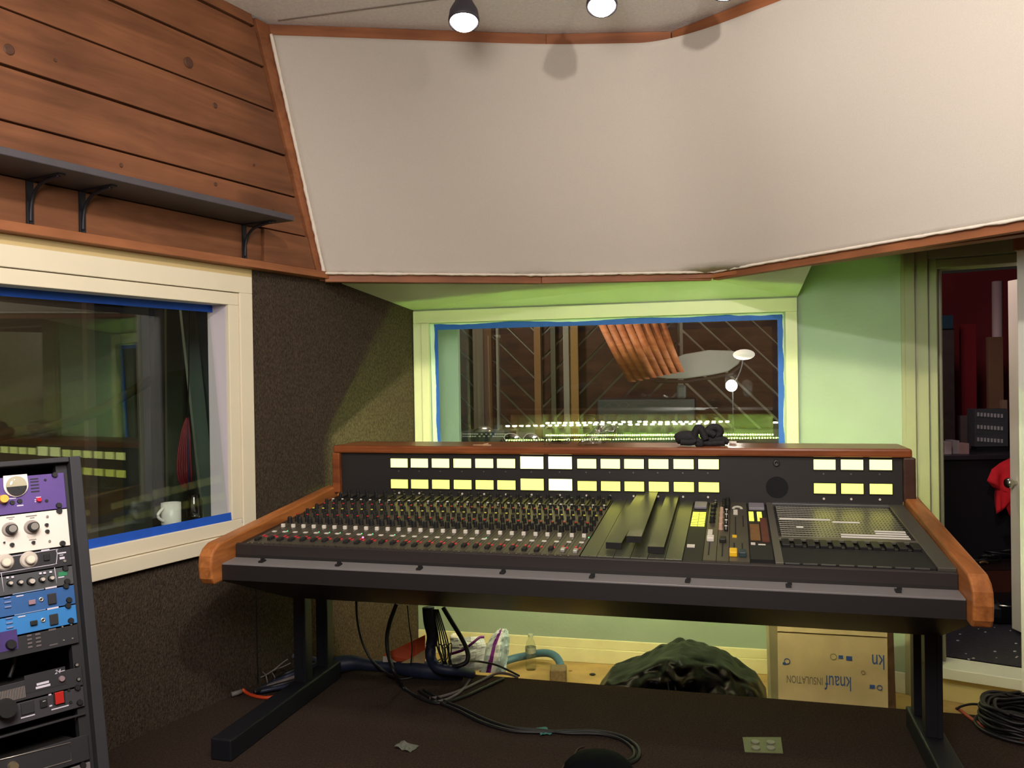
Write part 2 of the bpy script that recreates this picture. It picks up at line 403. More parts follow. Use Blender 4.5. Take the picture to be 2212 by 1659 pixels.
tr = on_pane(466, 675, C1, pd, pu, pn); br = on_pane(470, 1113, C1, pd, pu, pn); tl = on_pane(0, 634, C1, pd, pu, pn); bl = on_pane(168, 1165, C1, pd, pu, pn)
tape_strip('masking_tape', w1, C1, pd, pu, pn, -.75, tr[0]+.06, tr[1]-.002, tr[1]+.045, 1, .006, seed=3)
tape_strip('masking_tape', w1, C1, pd, pu, pn, tr[0]-.002, tr[0]+.055, br[1]-.03, tr[1], 1, .001, seed=4, lift=.0032)
tape_strip('masking_tape', w1, C1, pd, pu, pn, -.75, tr[0]+.05, br[1]-.058, br[1]+.002, 0, .005, seed=5, lift=.0034)
# rear pane of the booth window, not parallel to the front one
C1b = lw(ls(3.6), -.24, 1.3)
pane('pane', C1b, 23.3, .25, -1.5, .75, -.62, .62, glassB, w1)
w2_m = mat('window_trim_paint', S(218, 218, 184), .5, var=.03, scale=4)
# ---- back wall with window 2
wx0, wx1, wz0, wz1 = bs(930, 800), bs(1694, 800), .90, 1.80
mb = MB()
mb.hexa(boxf(bw, BL-.2, BR+.02, 0, .12, LOW, wz0)); mb.hexa(boxf(bw, BL-.2, BR+.02, 0, .12, wz1, 3.25))
mb.hexa(boxf(bw, BL-.2, wx0, 0, .12, wz0, wz1)); mb.hexa(boxf(bw, wx1, BR+.02, 0, .12, wz0, wz1))
struct('wall_back', mb, mint_m)
brot = (0, 0, math.atan2(BD[1], BD[0]))
w2 = thing('window_2', None, None, tuple(bw(wx0, 0, wz0)), brot, kind='structure')
def bpart(name, a0, a1, e0, e1, z0, z1, m, par, bevel=.003, base=None, **k):
    p = bw(a0, 0, z0); o = MB().box(0, a1-a0, e0, e1, 0, z1-z0)
    o.xf(lambda v: tuple(bw(a0+v[0], v[1], z0+v[2])))
    return o.build(name, m, par, world=True, bevel=bevel, **k)
cx0, cx1 = bs(897, 800), BR-.005
ix0, ix1 = bs(930, 800), bs(1697, 800)
bpart('casing', cx0, cx1, -.028, 0, 1.802, 1.878, w2_m, w2)
bpart('casing', cx0, ix0, -.028, 0, .85, 1.802, w2_m, w2)
bpart('casing', ix1, cx1, -.028, 0, .85, 1.802, w2_m, w2)
bpart('casing', cx0, cx1, -.034, 0, .82, .90, w2_m, w2)
bpart('sash', cx0+.055, ix0+.0, -.036, -.028, .9, 1.80, w2_m, w2, bevel=.002)
bpart('reveal', ix0-.03, ix0-.002, 0, .12, .9, 1.8, w2_m, w2)
bpart('reveal', ix1+.002, ix1+.03, 0, .12, .9, 1.8, w2_m, w2)
# second leaf of the double wall, with its own frame
far0, far1 = bs(955, 800)-.06, wx1+.12
bpart('far_frame', far0-.25, far0+.035, .42, .47, .8, 1.95, mat('far_frame_paint', S(150, 172, 168), .6), w2)
bpart('far_frame', far1, far1+.2, .42, .47, .8, 1.95, w2_m, w2)
bpart('far_frame', far0-.2, far1+.2, .42, .47, 1.9, 2.05, w2_m, w2)
bpart('far_frame', far0-.2, far1+.2, .42, .47, .7, .86, w2_m, w2)
# front glass (leans so that it mirrors the dark desk) and its tape
t2 = math.radians(-2.0)
n2 = -BN*math.cos(t2)+np.array([0, 0, math.sin(t2)]); u2 = np.array([0, 0, 1])*math.cos(t2)+BN*math.sin(t2); C2 = bw(.5, .03, 1.35)
q = [C2+BD*a+u2*b-n2*c for c in (0, .006) for a, b in ((wx0-.5-.02, -.46), (wx1-.5+.02, -.46), (wx1-.5+.02, .46), (wx0-.5-.02, .46))]
MB().hexa(q).build('pane', glass_mat('front_glass_back', (.95, .97, .95), .02), w2, world=True)
def P2(px, py): return on_pane(px, py, C2, BD, u2, n2)
a0, b0 = P2(945, 712); a1, b1 = P2(1680, 689)
tape_strip('masking_tape', w2, C2, BD, u2, n2, a0-.03, a1+.04, b1-.004, b1+.035, 1, .010, seed=11, nseg=70)
tape_strip('masking_tape', w2, C2, BD, u2, n2, a0-.028, a0+.002, -.45, b1+.02, 0, .008, seed=12, nseg=50, lift=.0032)
tape_strip('masking_tape', w2, C2, BD, u2, n2, a1-.002, a1+.036, -.45, b1+.02, 1, .006, seed=13, nseg=50, lift=.0032)
paint_m = mat('paint_smear', S(206, 226, 212), .5)
tape_strip('paint_smear', w2, C2, BD, u2, n2, a0-.034, a1+.045, b1+.028, b1+.05, 0, .012, m=paint_m, seed=15, nseg=90, lift=.006)
tape_strip('paint_smear', w2, C2, BD, u2, n2, a0-.05, a0-.02, -.45, b1+.04, 1, .009, m=paint_m, seed=16, nseg=60, lift=.006)
tape_strip('paint_smear', w2, C2, BD, u2, n2, a1+.028, a1+.06, -.45, b1+.04, 0, .008, m=paint_m, seed=17, nseg=60, lift=.006)
# rear glass: mirrors the lit back of the meter bridge
ya, tt = math.radians(-2), math.radians(.8)
bn2 = np.array([BN[0]*math.cos(ya)-BN[1]*math.sin(ya), BN[0]*math.sin(ya)+BN[1]*math.cos(ya), 0]); bd2 = np.array([bn2[1], -bn2[0], 0])
bn3 = bn2*math.cos(tt)+np.array([0, 0, math.sin(tt)]); bu3 = np.array([0, 0, 1])*math.cos(tt)-bn2*math.sin(tt); C3 = np.array([.6, 5.07-.143, 1.4])+BN*.5
q = [C3+bd2*a+bu3*b+bn3*c for c in (0, .006) for a, b in ((-1.6, -.6), (1.6, -.6), (1.6, .65), (-1.6, .65))]
MB().hexa(q).build('pane', glassB, w2, world=True)
# sloped soffit over the window
pts = [bw(BL-.02, 0, 1.882), bw(BR-.002, 0, 1.882), np.array([1.485, 4.10, 1.99]), np.array([1.1, 4.62, 1.985]), np.array([.17, 4.76, 1.985]), lw(ls(4.60), 0, 1.988)]
mb = MB(); n = len(pts)
mb.add(pts+[p+np.array([0, 0, .25]) for p in pts], [tuple(range(n))[::-1], tuple(range(n, 2*n))]+[(i, (i+1) % n, n+(i+1) % n, n+i) for i in range(n)])
struct('trim_1', mb, mat('soffit_paint', S(205, 216, 190), .55, var=.05, scale=3))
# door wall: mint plaster, opening, header
OP0, OP1, OZ0, OZ1 = .70, 1.50, -.07, 1.985
mb = MB()
mb.hexa(boxf(dw, -.02, OP0, 0, .14, LOW, 3.2)); mb.hexa(boxf(dw, OP0, OP1, 0, .14, OZ1+.03, 3.2)); mb.hexa(boxf(dw, OP1, 2.4, 0, .14, LOW, 3.2))
mb.hexa(boxf(dw, OP0, OP1, 0, .14, LOW, OZ0-.03))
struct('wall_right', mb, mint_m)
def dpart(name, t0, t1, e0, e1, z0, z1, m, par=None, bevel=.003, **k):
    o = MB().hexa(boxf(dw, t0, t1, e0, e1, z0, z1))
    if par is None: return o.build(name, m, None, kind='structure', bevel=bevel, **k)
    return o.build(name, m, par, world=True, bevel=bevel, **k)
dcas_m = mat('door_casing_paint', S(142, 141, 114), .5, var=.03, scale=4)
tr2 = thing('trim_2', None, None, tuple(dw(.6, 0, LOW)), kind='structure')
dpart('casing', .53, .66, -.02, 0, LOW, 2.10, dcas_m, tr2); dpart('casing', .55, .60, -.034, -.02, LOW, 2.09, dcas_m, tr2)
dpart('jamb', .662, .70, -.008, .15, LOW, 2.05, dcas_m, tr2); dpart('stop', .70, .715, .06, .10, OZ0, OZ1, dcas_m, tr2)
dpart('casing', .66, 1.62, -.02, 0, OZ1+.05, 2.12, dcas_m, tr2); dpart('jamb', .70, 1.5, -.008, .15, OZ1, OZ1+.045, dcas_m, tr2)
dpart('casing', 1.5, 1.62, -.02, 0, LOW, 2.1, dcas_m, tr2)
q = hit(2008, 1076, dw(.70, 0, 0), DD)
MB().cyl((0, 0, 0), .012, .004, 12, axis=0).build('strike_plate', mat('strike', S(96, 92, 70), .4, metal=.6), tr2, loc=None if False else (0, 0, 0)).matrix_world = Matrix.Translation(Vector(dw(.7, .04, float(q[2])))) @ Matrix.Rotation(DA, 4, 'Z')
tr3 = thing('trim_3', None, None, tuple(dw(1, 0, LOW)), kind='structure')
dpart('threshold', .70, 1.5, -.05, .16, -.125, -.07, white_m, tr3)
dpart('riser_board', .70, 1.5, -.012, .0, LOW, -.125, mat('tan_paint', S(214, 200, 140), .6, var=.06, scale=5), tr3)
# near end of the right wall
mb = MB(); q0 = np.array([2.314, 3.76, 0]); dirr = np.array([.62, -.78, 0]); nr = np.array([.78, .62, 0])
def rw(a, e, z): return q0+dirr*a+nr*e+np.array([0, 0, z])
mb.hexa(boxf(rw, .0, 6.0, 0, .12, LOW, 3.2)); struct('wall_right.001', mb, mat('right_wall_paint', S(206, 196, 180), .6, var=.04))
tr4 = thing('trim_4', None, None, tuple(rw(0, 0, LOW)), kind='structure')
MB().hexa(boxf(rw, -.02, .10, -.022, .14, LOW, 2.06)).build('casing', white_m, tr4, world=True, bevel=.004)
MB().hexa(boxf(rw, -.03, .02, -.04, .0, 1.99, 2.12)).build('corner_block', trimw_m, tr4, world=True, bevel=.004)
# baseboard of the back wall
mb = MB(); mb.hexa(boxf(bw, BL, BR, -.018, 0, LOW+.0, LOW+.085)); mb.hexa(boxf(bw, BL, BR, -.012, 0, LOW+.085, LOW+.14)); struct('baseboard_back', mb, mat('base_paint', S(226, 220, 176), .5, var=.06, scale=8), bevel=.004)
dpart('baseboard_right', .0, .53, -.018, 0, LOW, LOW+.11, mat('base_paint2', S(206, 206, 190), .5, var=.15, scale=9))
# rear of the room (mirrored in the glass)
mb = MB(); mb.box(-5, 6.5, -2.5, -2.4, LOW, 3.25); struct('wall_rear', mb, mat('rear_wall', S(120, 84, 60), .8, var=.2, scale=4))

# ---------------- sloped fabric panel over the window
zt, zl = 3.14, 2.02
bot = [atz(702, 590, zl), atz(1170, 594, zl), atz(1538, 587, zl), atz(2206, 472, zl+.005)]
top = [atz(588, 76, zt), atz(1180, 97, zt), atz(1450, 92, zt), atz(1690, 0, zt)]
k3 = (bot[3]-bot[2])*1.25; bot.append(bot[3]+k3*.45); bot.pop(3); bot.append(None); bot.pop()
k2 = (top[3]-top[2]); k2n = k2/np.linalg.norm(k2); top[3] = top[2]+k2n*np.linalg.norm(bot[3]-bot[2])*1.0
fp = thing('fabric_panel', 'large off-white fabric panel sloping over the back window in a wooden frame', 'acoustic panel', tuple(bot[1]))
def lerp(a, b, t): return a+(b-a)*t
segs = [40, 32, 64]; NV = 46; vs = []; cols = 0
for k in range(3):
    for i in range(segs[k]+(1 if k == 2 else 0)):
        t = i/segs[k]; B = lerp(bot[k], bot[k+1], t); T = lerp(top[k], top[k+1], t)
        x = cols
        for j in range(NV+1):
            v = j/NV
            jb = .006*noise.noise((x*.55, 0, 1))+.006*noise.noise((x*.13, 0, 5)); jt = .004*noise.noise((x*.5, 9, 1))
            p = lerp(B, T, v)
            if j == 0: p = p+np.array([0, 0, jb-.004])
            if j == NV: p = p+np.array([0, 0, jt])
            bil = .010*math.sin(math.pi*v)*(.5+.5*noise.noise((x*.05, v*2, 3)))+.0025*noise.noise((x*.2, v*9, 2))
            wob = .014*noise.noise((x*.5, 4, v*3))*max(0, 1-j/2.5)
            p = p+np.array([0, -1, -.2])*(bil+wob+.004)
            if cols == 0: p = p+np.array([.006*noise.noise((0, j*.8, 7)), 0, 0])
            vs.append(p)
        cols += 1
A_ = np.array(vs).reshape(cols, NV+1, 3); B_ = A_.copy(); hw = 9
for i in range(cols):
    k_ = min(hw, i, cols-1-i); B_[i] = A_[i-k_:i+k_+1].mean(axis=0)
B_[:, 0] += (A_[:, 0]-B_[:, 0])*.9; vs = list(B_.reshape(-1, 3))
fs = [(i*(NV+1)+j, (i+1)*(NV+1)+j, (i+1)*(NV+1)+j+1, i*(NV+1)+j+1) for i in range(cols-1) for j in range(NV)]
fo = MB().add(vs, fs, 0, True).build('fabric', fabric_m, fp, world=True)
sd = fo.modifiers.new('thickness', 'SOLIDIFY'); sd.thickness = .004; sd.offset = 0
# turned, frayed edges
def fray(pathpts, wid, seed, out):
    mb = MB(); vs = []; n = len(pathpts)
    for i, p in enumerate(pathpts):
        a = .5+.5*noise.noise((i*.45+seed, seed, 0))+.35*noise.noise((i*1.7+seed, 2, 0)); w = wid*(.45+.75*max(0, a))
        for k in range(4):
            t = k/3; vs.append(p+np.array(out)*(w*(t-.35))+np.array([0, -1, 0])*(.006+.013*math.sin(math.pi*t)+.006*noise.noise((i*.9, k, seed))))
    mb.add(vs, [(i*4+k, (i+1)*4+k, (i+1)*4+k+1, i*4+k+1) for i in range(n-1) for k in range(3)], 0, True)
    o = mb.build('frayed_edge', fray_m, fp, world=True); m_ = o.modifiers.new('t', 'SOLIDIFY'); m_.thickness = .002; return o
bl_ = []
for k in range(3):
    for i in range(segs[k]*2): bl_.append(lerp(bot[k], bot[k+1], i/(segs[k]*2)))
fray(bl_, .015, 3.3, (0, 0, -1)); fray([lerp(bot[0], top[0], i/70) for i in range(71)], .022, 8.1, (-.95, -.1, -.25))
# wooden frame boards
def bar(a, b, up_, out_, h0, h1, d0, d1):
    a, b, up_, out_ = map(np.array, (a, b, up_, out_))
    return [a+up_*h0+out_*d0, b+up_*h0+out_*d0, b+up_*h0+out_*d1, a+up_*h0+out_*d1, a+up_*h1+out_*d0, b+up_*h1+out_*d0, b+up_*h1+out_*d1, a+up_*h1+out_*d1]
def frame_board(a, b, up_, out_, h0, h1, d0, d1, m=trimw_m):
    """board from a to b with its length along local x"""
    a, b = np.array(a), np.array(b); x = Vector(b-a); L = x.length; x.normalize()
    up_ = Vector(up_); z = (up_-x*up_.dot(x)).normalized(); y = z.cross(x)
    if y.dot(Vector(out_)) < 0: s_ = -1
    else: s_ = 1
    mb = MB().box(0, L, min(s_*d0, s_*d1), max(s_*d0, s_*d1), h0, h1)
    Mx = Matrix((x, y, z)).transposed().to_4x4(); Mx.translation = Vector(a)
    o = mb.build('frame_board', m, fp, bevel=.002); o.matrix_parent_inverse = world_of(fp).inverted(); o.matrix_basis = Mx; return o
bl = [atz(690, 607, 1.985), atz(1168, 612, 1.985), atz(1540, 601, 1.985), atz(2230, 505, 1.985)]
UPZ = (0, 0, 1)
for k in range(3):
    x = bl[k+1]-bl[k]; o_ = np.array([x[1], -x[0], 0]); o_ = o_/np.linalg.norm(o_)
    frame_board(bl[k], bl[k+1]-x/np.linalg.norm(x)*.002, UPZ, o_, 0, .022, -.06, .018)
    frame_board(bot[k]+(bot[k+1]-bot[k])*.0, bot[k+1], UPZ, o_, -.045, .03, -.05, -.006)
for k in range(3):
    A, B2 = top[k], top[k+1]; x = B2-A; o_ = np.array([x[1], -x[0], 0]); o_ = o_/np.linalg.norm(o_)
    frame_board(A+np.array([-.06 if k == 0 else 0, 0, 0]), B2, UPZ, o_, -.02, .058, -.05, -.004)
def sref(z): return ls(4.452-(z-2.0)*.308)
MB().hexa([lw(sref(2.03)-.088, -.0, 2.03), lw(sref(2.03)-.0, .0, 2.03), lw(sref(2.03)-.0, .054, 2.03), lw(sref(2.03)-.088, .054, 2.03),
           lw(sref(3.19)-.088, -.0, 3.19), lw(sref(3.19)-.0, .0, 3.19), lw(sref(3.19)-.0, .054, 3.19), lw(sref(3.19)-.088, .054, 3.19)]).build('frame_board', trimw_m, fp, world=True, bevel=.002)
# body behind the panel so no light leaks
vs = [b+np.array([0, .06, 0]) for b in bot]+[t+np.array([0, .06, 0]) for t in top]
mb = MB(); mb.add(vs, [(0, 1, 5, 4), (1, 2, 6, 5), (2, 3, 7, 6)]); o = mb.build('backing_board', trimw_m, fp, world=True)
sd = o.modifiers.new('t', 'SOLIDIFY'); sd.thickness = .02

# ---------------- shelf on the plank wall
sh = thing('wall_shelf', 'long charcoal shelf board on three black brackets across the wooden plank wall', 'shelf', tuple(lw(ls(3), .05, 2.19)), lrot)
s1 = ls(3.98)
o = MB().box(ls(1.2)-ls(3), s1-ls(3), -.255, -.0, 0, .026); o.build('board', mat('charcoal_board', S(70, 66, 72), .55, var=.1, scale=12), sh, bevel=.003)
for y in (3.02, 3.2, 3.925):
    s = ls(y)-ls(3); mb = MB()
    mb.box(s-.013, s+.013, -.006, 0, -.17, 0); mb.box(s-.013, s+.013, -.19, 0, -.006, 0)
    mb.tube([(s, -.006, -.15), (s, -.010, -.10), (s, -.026, -.055), (s, -.060, -.026), (s, -.105, -.014), (s, -.170, -.006)], .007, 6)
    mb.cyl((s, -.009, -.13), .005, .004, 8, axis=1); mb.cyl((s, -.009, -.155), .005, .004, 8, axis=1)
    mb.build('bracket', mat('bracket_black', S(34, 32, 38), .5, metal=.3), sh)

# ================================================================== MIXING CONSOLE
crot = (0, 0, -th)
con = thing('mixing_console', 'long black mixing console with oak ends and glowing yellow meters', 'mixing console', tuple(CO), crot)
MV0, MZ0, MV1, MZ1 = .10, .822, .95, .895
TILT = math.atan2(MZ1-MZ0, MV1-MV0); ct, stl = math.cos(TILT), math.sin(TILT)
def mp(u, y, h): return (u, MV0+y*ct-h*stl, MZ0+y*stl+h*ct)          # on the sloped deck: across, up the slope, above it
def deck(px, py):                                                         # a deck position read from the photograph
    nrm = -CV*stl+np.array([0, 0, 1])*ct; q = hit(px, py, cw(0, MV0, MZ0), nrm)-CO
    u, v = q @ CU, q @ CV; return u, (v-MV0)/ct
vz = lambda p, t: (t, p[0], p[1])
ch = MB()
ch.prism([(0, .70), (0, .757), (.085, .762), (.088, .812), (.10, .816), (.95, .886), (1.085, .886), (1.085, .70)], 0, 2.57, vz)
ch.prism([(.005, .70), (.55, .487), (1.0, .487), (1.085, .56), (1.085, .70)], -.05, 2.62, vz)
ch.build('chassis', black_m, con, bevel=.003)
MB().prism([(.55, .4865), (.57, .4865), (.57, .53), (.50, .53)], -.04, 2.61, vz).build('lower_beam', mat('beam_dark', S(58, 52, 36), .5, metal=.3, var=.4, scale=9), con)
MB().prism([(-.004, .757), (-.004, .763), (.083, .768), (.083, .762)], .002, 2.568, vz).build('hand_rest', mat('rail_metal', S(122, 118, 118), .38, metal=.1, var=.08, scale=3, stretch=(.3, 1, 1)), con, bevel=.001)
MB().prism([(-.006, .70), (-.006, .757), (0, .757), (0, .70)], .002, 2.568, vz).build('front_panel', mat('front_black', S(28, 24, 24), .55), con)
arm = [(-.048, .69), (-.066, .715), (-.072, .76), (-.066, .80), (-.045, .825), (-.01, .842), (.965, .936), (.985, .925), (.985, .86), (.12, .70)]
for a, b in ((-.058, .0), (2.57, 2.628)):
    MB().prism(arm, a, b, vz).build('side_panel', oak_m, con, bevel=.007)
for px, py in [(565, 1213), (730, 1219), (905, 1226), (1085, 1234), (1278, 1241), (1485, 1249), (1703, 1257), (1940, 1267)]:
    q = hit(px, py, cw(0, .03, 0), CV)-CO; u = q @ CU
    MB().box(u-.008, u+.008, .02, .05, .765, .772).box(u-.003, u+.011, .028, .036, .772, .780).build('latch', black2_m, con)
# --- channel strips
def kmesh(name, r, h, body, cap, seg=8, ptr=False):
    mb = MB(); mb.cyl((0, 0, 0), r*1.15, .003, seg, mi=0); mb.cyl((0, 0, .003), r, h-.006, seg, r*.9, mi=0); mb.cyl((0, 0, h-.003), r*.82, .003, seg, r*.74, mi=1)
    if ptr: mb.box(-.0011, .0011, -r*1.02, -r*.6, h*.35, h+.0005, 1)
    return mb.mesh(name, [body, cap])
K = {'black': kmesh('knob_black', .0078, .025, blackmat_m, black2_m), 'red': kmesh('knob_red', .0068, .022, blackmat_m, red_m),
     'yellow': kmesh('knob_yellow', .0068, .023, blackmat_m, yelcap_m), 'white': kmesh('knob_white', .0068, .022, blackmat_m, white_pl, ptr=True),
     'big': kmesh('knob_big', .0105, .027, blackmat_m, black2_m), 'grey': kmesh('knob_grey', .007, .02, blackmat_m, grey_m)}
def put(name, me, parent, loc, rot=None, label=None):
    o = bpy.data.objects.new(name, me); COL.objects.link(o); o.parent = parent; o.location = loc
    if rot: o.rotation_euler = rot
    if label: o['label'] = label
    return o
fcap_me = MB().box(-.008, .008, -.016, .016, 0, .011, c=.002).mesh('fader_cap', blackmat_m)
fcapw_me = MB().box(-.008, .008, -.014, .014, 0, .011, c=.002).mesh('fader_cap', mat('silver_cap', S(190, 188, 184), .35, metal=.6))
wbtn_me = MB().box(-.0075, .0075, -.005, .005, 0, .014, c=.001).mesh('button', white_pl)
wsq_me = MB().box(-.0085, .0085, -.006, .006, 0, .004).mesh('button', white_pl)
scr_me = MB().cyl((0, 0, 0), .0032, .002, 8).mesh('screw', silver_m)
rbtn_me = MB().box(-.003, .003, -.007, .007, 0, .004).mesh('button', mat('red_button', S(196, 40, 50), .4, emit=((1, .08, .12), .07)))
led_me = MB().cyl((0, 0, 0), .0035, .004, 8).mesh('led', mat('red_led', S(255, 60, 90), .4, emit=((1, .12, .3), 6)))
gled_me = MB().cyl((0, 0, 0), .0022, .003, 6).mesh('led', mat('green_led', S(60, 255, 110), .4, emit=((.1, 1, .35), 1.6)))
SW = .0472; SLEN = .853
def make_strip():
    s = MB().box(-SW/2+.0006, SW/2-.0006, 0, SLEN, 0, .004)
    s.box(-.0015, .0015, .03, .17, .004, .0046, 1).box(.0105, .0125, .02, .30, .004, .0045, 1)
    o = s.build('channel_strip', [strip_m, blackmat_m], con, loc=mp(.068, 0, -.001), rot=(TILT, 0, 0))
    rows = [(-.007, .300, 'big'), (.012, .325, 'black'), (-.010, .372, 'red'), (.010, .402, 'black'), (-.008, .452, 'black'), (.006, .482, 'yellow'),
            (-.010, .545, 'black'), (.010, .580, 'red'), (-.010, .640, 'black'), (.011, .665, 'white'), (-.008, .775, 'black')]
    for x, y, k in rows[:]:
        put('knob', K[k], o, (x, y, .003), (0, 0, rnd.uniform(-2, 2)))
    sw = MB().cyl((0, 0, 0), .005, .018, 8, .004).mesh('toggle', white_pl)
    put('button', wbtn_me, o, (.0, .232, .003)); put('button', wsq_me, o, (.004, .156, .003))
    put('fader_cap', fcap_me, o, (.003, .045, .003)); put('screw', scr_me, o, (.006, -.012, .003)); put('screw', scr_me, o, (-.014, -.010, .003))
    for y in (.196, .208): put('screw', scr_me, o, (.008, y, .003))
    put('button', rbtn_me, o, (-.006, .095, .003)); put('button', rbtn_me, o, (.011, .082, .003))
    put('knob', K['black'], o, (.009, .835, .003))
    m_ = MB()
    for y in (.72, .735, .75, .76): m_.box(-.016, .016, y, y+.004, .003, .010)
    o2 = m_.build('switch_bank', black2_m, o)
    put('fader_cap', MB().box(-.004, .004, -.06, .06, 0, .010).mesh('slider', black2_m), o, (.016, .76, .003))
    return o
strip0 = make_strip()
strips = [strip0]
for i in range(1, 28):
    c = copy_tree(strip0, con); c.location = mp(.068+SW*i, 0, -.001); strips.append(c)
for i, s in enumerate(strips):
    for ch_ in s.children:
        b_ = ch_.name.split('.')[0]
        if b_ == 'fader_cap' and ch_.location.y < .3:
            ch_.location.y += rnd.uniform(-.012, .016)
            if i >= 26: ch_.data = fcapw_me
        if b_ == 'knob':
            ch_.location.x += rnd.uniform(-.001, .001); ch_.rotation_euler.z = rnd.uniform(-2.4, 2.4)
    if i in (1, 4, 5, 6, 8, 9, 11, 19): put('led', gled_me, s, (.010, .168, .004))
put('led', led_me, strips[9], (-.006, .112, .005)); put('led', gled_me, strips[27], (.019, .225, .004))
# --- blank plates fitted in the deck
for i in range(6):
    u0 = 1.370+.0585*i
    m_ = MB().box(0, .0575, -.004, SLEN+.012, -.001, .004); m_.cyl((.03, .0, .004), .0035, .002, 8, mi=1); m_.cyl((.03, SLEN, .004), .0035, .002, 8, mi=1)
    m_.build('blank_plate', [blank_m, silver_m], con, loc=mp(u0, 0, 0), rot=(TILT, 0, 0), bevel=.001)
# --- card bay; glowing bars imitate the meter lamps' reflections on its louvres
reflection_m = mat('reflection_bar', S(240, 240, 80), .5, emit=((.85, 1.0, .12), .95))
def bay(u0, u1, y0, y1, bars, cols, brown):
    m_ = MB().box(u0, u1, y0, y1, -.03, -.0015); m_.xf(lambda v: mp(*v)); m_.build('card_bay', mat('bay_dark', S(22, 20, 18), .6), con)
    w = u1-u0
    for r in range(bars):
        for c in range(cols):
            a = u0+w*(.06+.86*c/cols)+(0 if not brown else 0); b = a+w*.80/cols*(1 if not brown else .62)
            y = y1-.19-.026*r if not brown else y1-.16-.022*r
            MB().box(a, b, y, y+.0065, -.0012, .0025).xf(lambda v: mp(*v)).build('reflection_bar', reflection_m, con)
    MB().box(u0+.006, u1-.006, y1-.12, y1-.03, -.001, .012).xf(lambda v: mp(*v)).build('cover_block', mat('lilac_grey', S(128, 122, 132), .5), con, bevel=.003)
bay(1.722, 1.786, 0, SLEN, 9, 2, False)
MB().box(1.728, 1.755, .16, .185, -.001, .004).xf(lambda v: mp(*v)).build('tag', white_pl, con)
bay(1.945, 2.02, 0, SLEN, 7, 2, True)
for (a, b, y0, y1, m_) in [(1.950, 1.985, .28, .50, mat('board_brown', S(120, 84, 44), .6, var=.2, scale=30)), (1.99, 2.016, .26, .6, mat('board_red', S(92, 48, 34), .6, var=.2, scale=30)),
                           (1.95, 1.965, .22, .24, white_pl), (1.975, 2.0, .205, .225, white_pl)]:
    MB().box(a, b, y0, y1, -.001, .003).xf(lambda v: mp(*v)).build('circuit_board', m_, con)
MB().box(1.945, 2.02, .02, .19, -.001, .008).xf(lambda v: mp(*v)).build('cover_block', black2_m, con)
# --- master section: three strips
for u0, u1 in ((1.790, 1.832), (1.834, 1.874), (1.876, 1.942)):
    MB().box(u0, u1, 0, SLEN, -.001, .004).xf(lambda v: mp(*v)).build('master_strip', strip_m, con)
def mk(name, me, u, y, h=.004, rz=0): put(name, me, con, mp(u, y, h), (TILT, 0, rz))
for y in (.50, .56, .63, .70): mk('knob', K['big'], 1.808, y)
for y in (.76, .80): mk('knob', K['grey'], 1.815, y)
for y in (.30, .325, .35, .375): mk('button', wsq_me, 1.804, y)
pk = kmesh('knob_pink', .0085, .024, pink_pl, pink_pl)
for y in (.40, .49, .58, .66): mk('knob', pk, 1.842, y); mk('knob', K['white'], 1.862, y-.02)
for y in (.70, .74, .78, .82): mk('knob', K['black'], 1.85, y); mk('knob', K['black'], 1.866, y+.015)
mk('fader_cap', MB().box(-.013, .013, -.02, .02, 0, .016, c=.003).mesh('cap', white_pl), 1.808, .245)
mk('fader_cap', MB().box(-.012, .012, -.02, .02, 0, .016, c=.003).mesh('cap', black2_m), 1.852, .235)
mk('fader_cap', MB().box(-.013, .013, -.026, .026, 0, .018, c=.003).mesh('cap', yellow_m), 1.889, .075)
mk('fader_cap', MB().box(-.012, .012, -.022, .022, 0, .018, c=.003).mesh('cap', mat('teal_cap', S(40, 58, 62), .5)), 1.920, .070)
mk('button', MB().box(-.008, .008, -.008, .008, 0, .006).mesh('cap', yellow_m), 1.893, .30)
for u_, y0, y1 in ((1.806, .06, .22), (1.852, .05, .21), (1.892, .11, .22), (1.920, .11, .22), (1.897, .32, .60), (1.926, .45, .62)):
    MB().box(u_-.0025, u_+.0025, y0, y1, .004, .0046).xf(lambda v: mp(*v)).build('fader_slot', blackmat_m, con)
for y in (.64, .67, .70): mk('button', wsq_me, 1.897, y)
m_ = MB(); m_.prism([(math.cos(t)*.024, math.sin(t)*.024) for t in [math.pi*k/8 for k in range(9)]]+[(math.cos(t)*.012, math.sin(t)*.012) for t in [math.pi*k/8 for k in range(8, -1, -1)]], .003, .006, lambda p, t: mp(1.905+p[0]*.9, .735+p[1]*2, t))
m_.build('dial_mark', white_pl, con)
# --- patch bay
MB().box(2.024, 2.050, 0, SLEN, -.001, .006).xf(lambda v: mp(*v)).build('rail', mat('rail_grey', S(110, 106, 96), .45, metal=.5), con, bevel=.001)
MB().box(2.050, 2.512, .30, SLEN-.01, -.02, .0).xf(lambda v: mp(*v)).build('patch_bay_bed', blackmat_m, con)
hole_m = mat('jack_hole', S(24, 22, 16), .6)
psil = mat('patch_silver', S(136, 134, 122), .33, metal=.8, var=.06, scale=30)
NR = 16; pitch = (.81-.33)/NR
hm = MB()
for k in range(36): hm.cyl((.006+k*.0122, .0, .0052), .0032, .0006, 6)
hole_me = hm.mesh('jack_holes', hole_m)
for r in range(NR):
    y = .33+pitch*(r+.5); shrink = .0
    o = MB().box(0, .44, -pitch*.40, pitch*.40, -.002, .005).build('patch_row', psil, con, loc=mp(2.060, y, 0), rot=(TILT, 0, 0), bevel=.001)
    ho = put('jack_holes', hole_me, o, (.004, 0, 0)); ho['kind'] = 'stuff'
labp = mat('label_paper', S(236, 234, 226), .6)
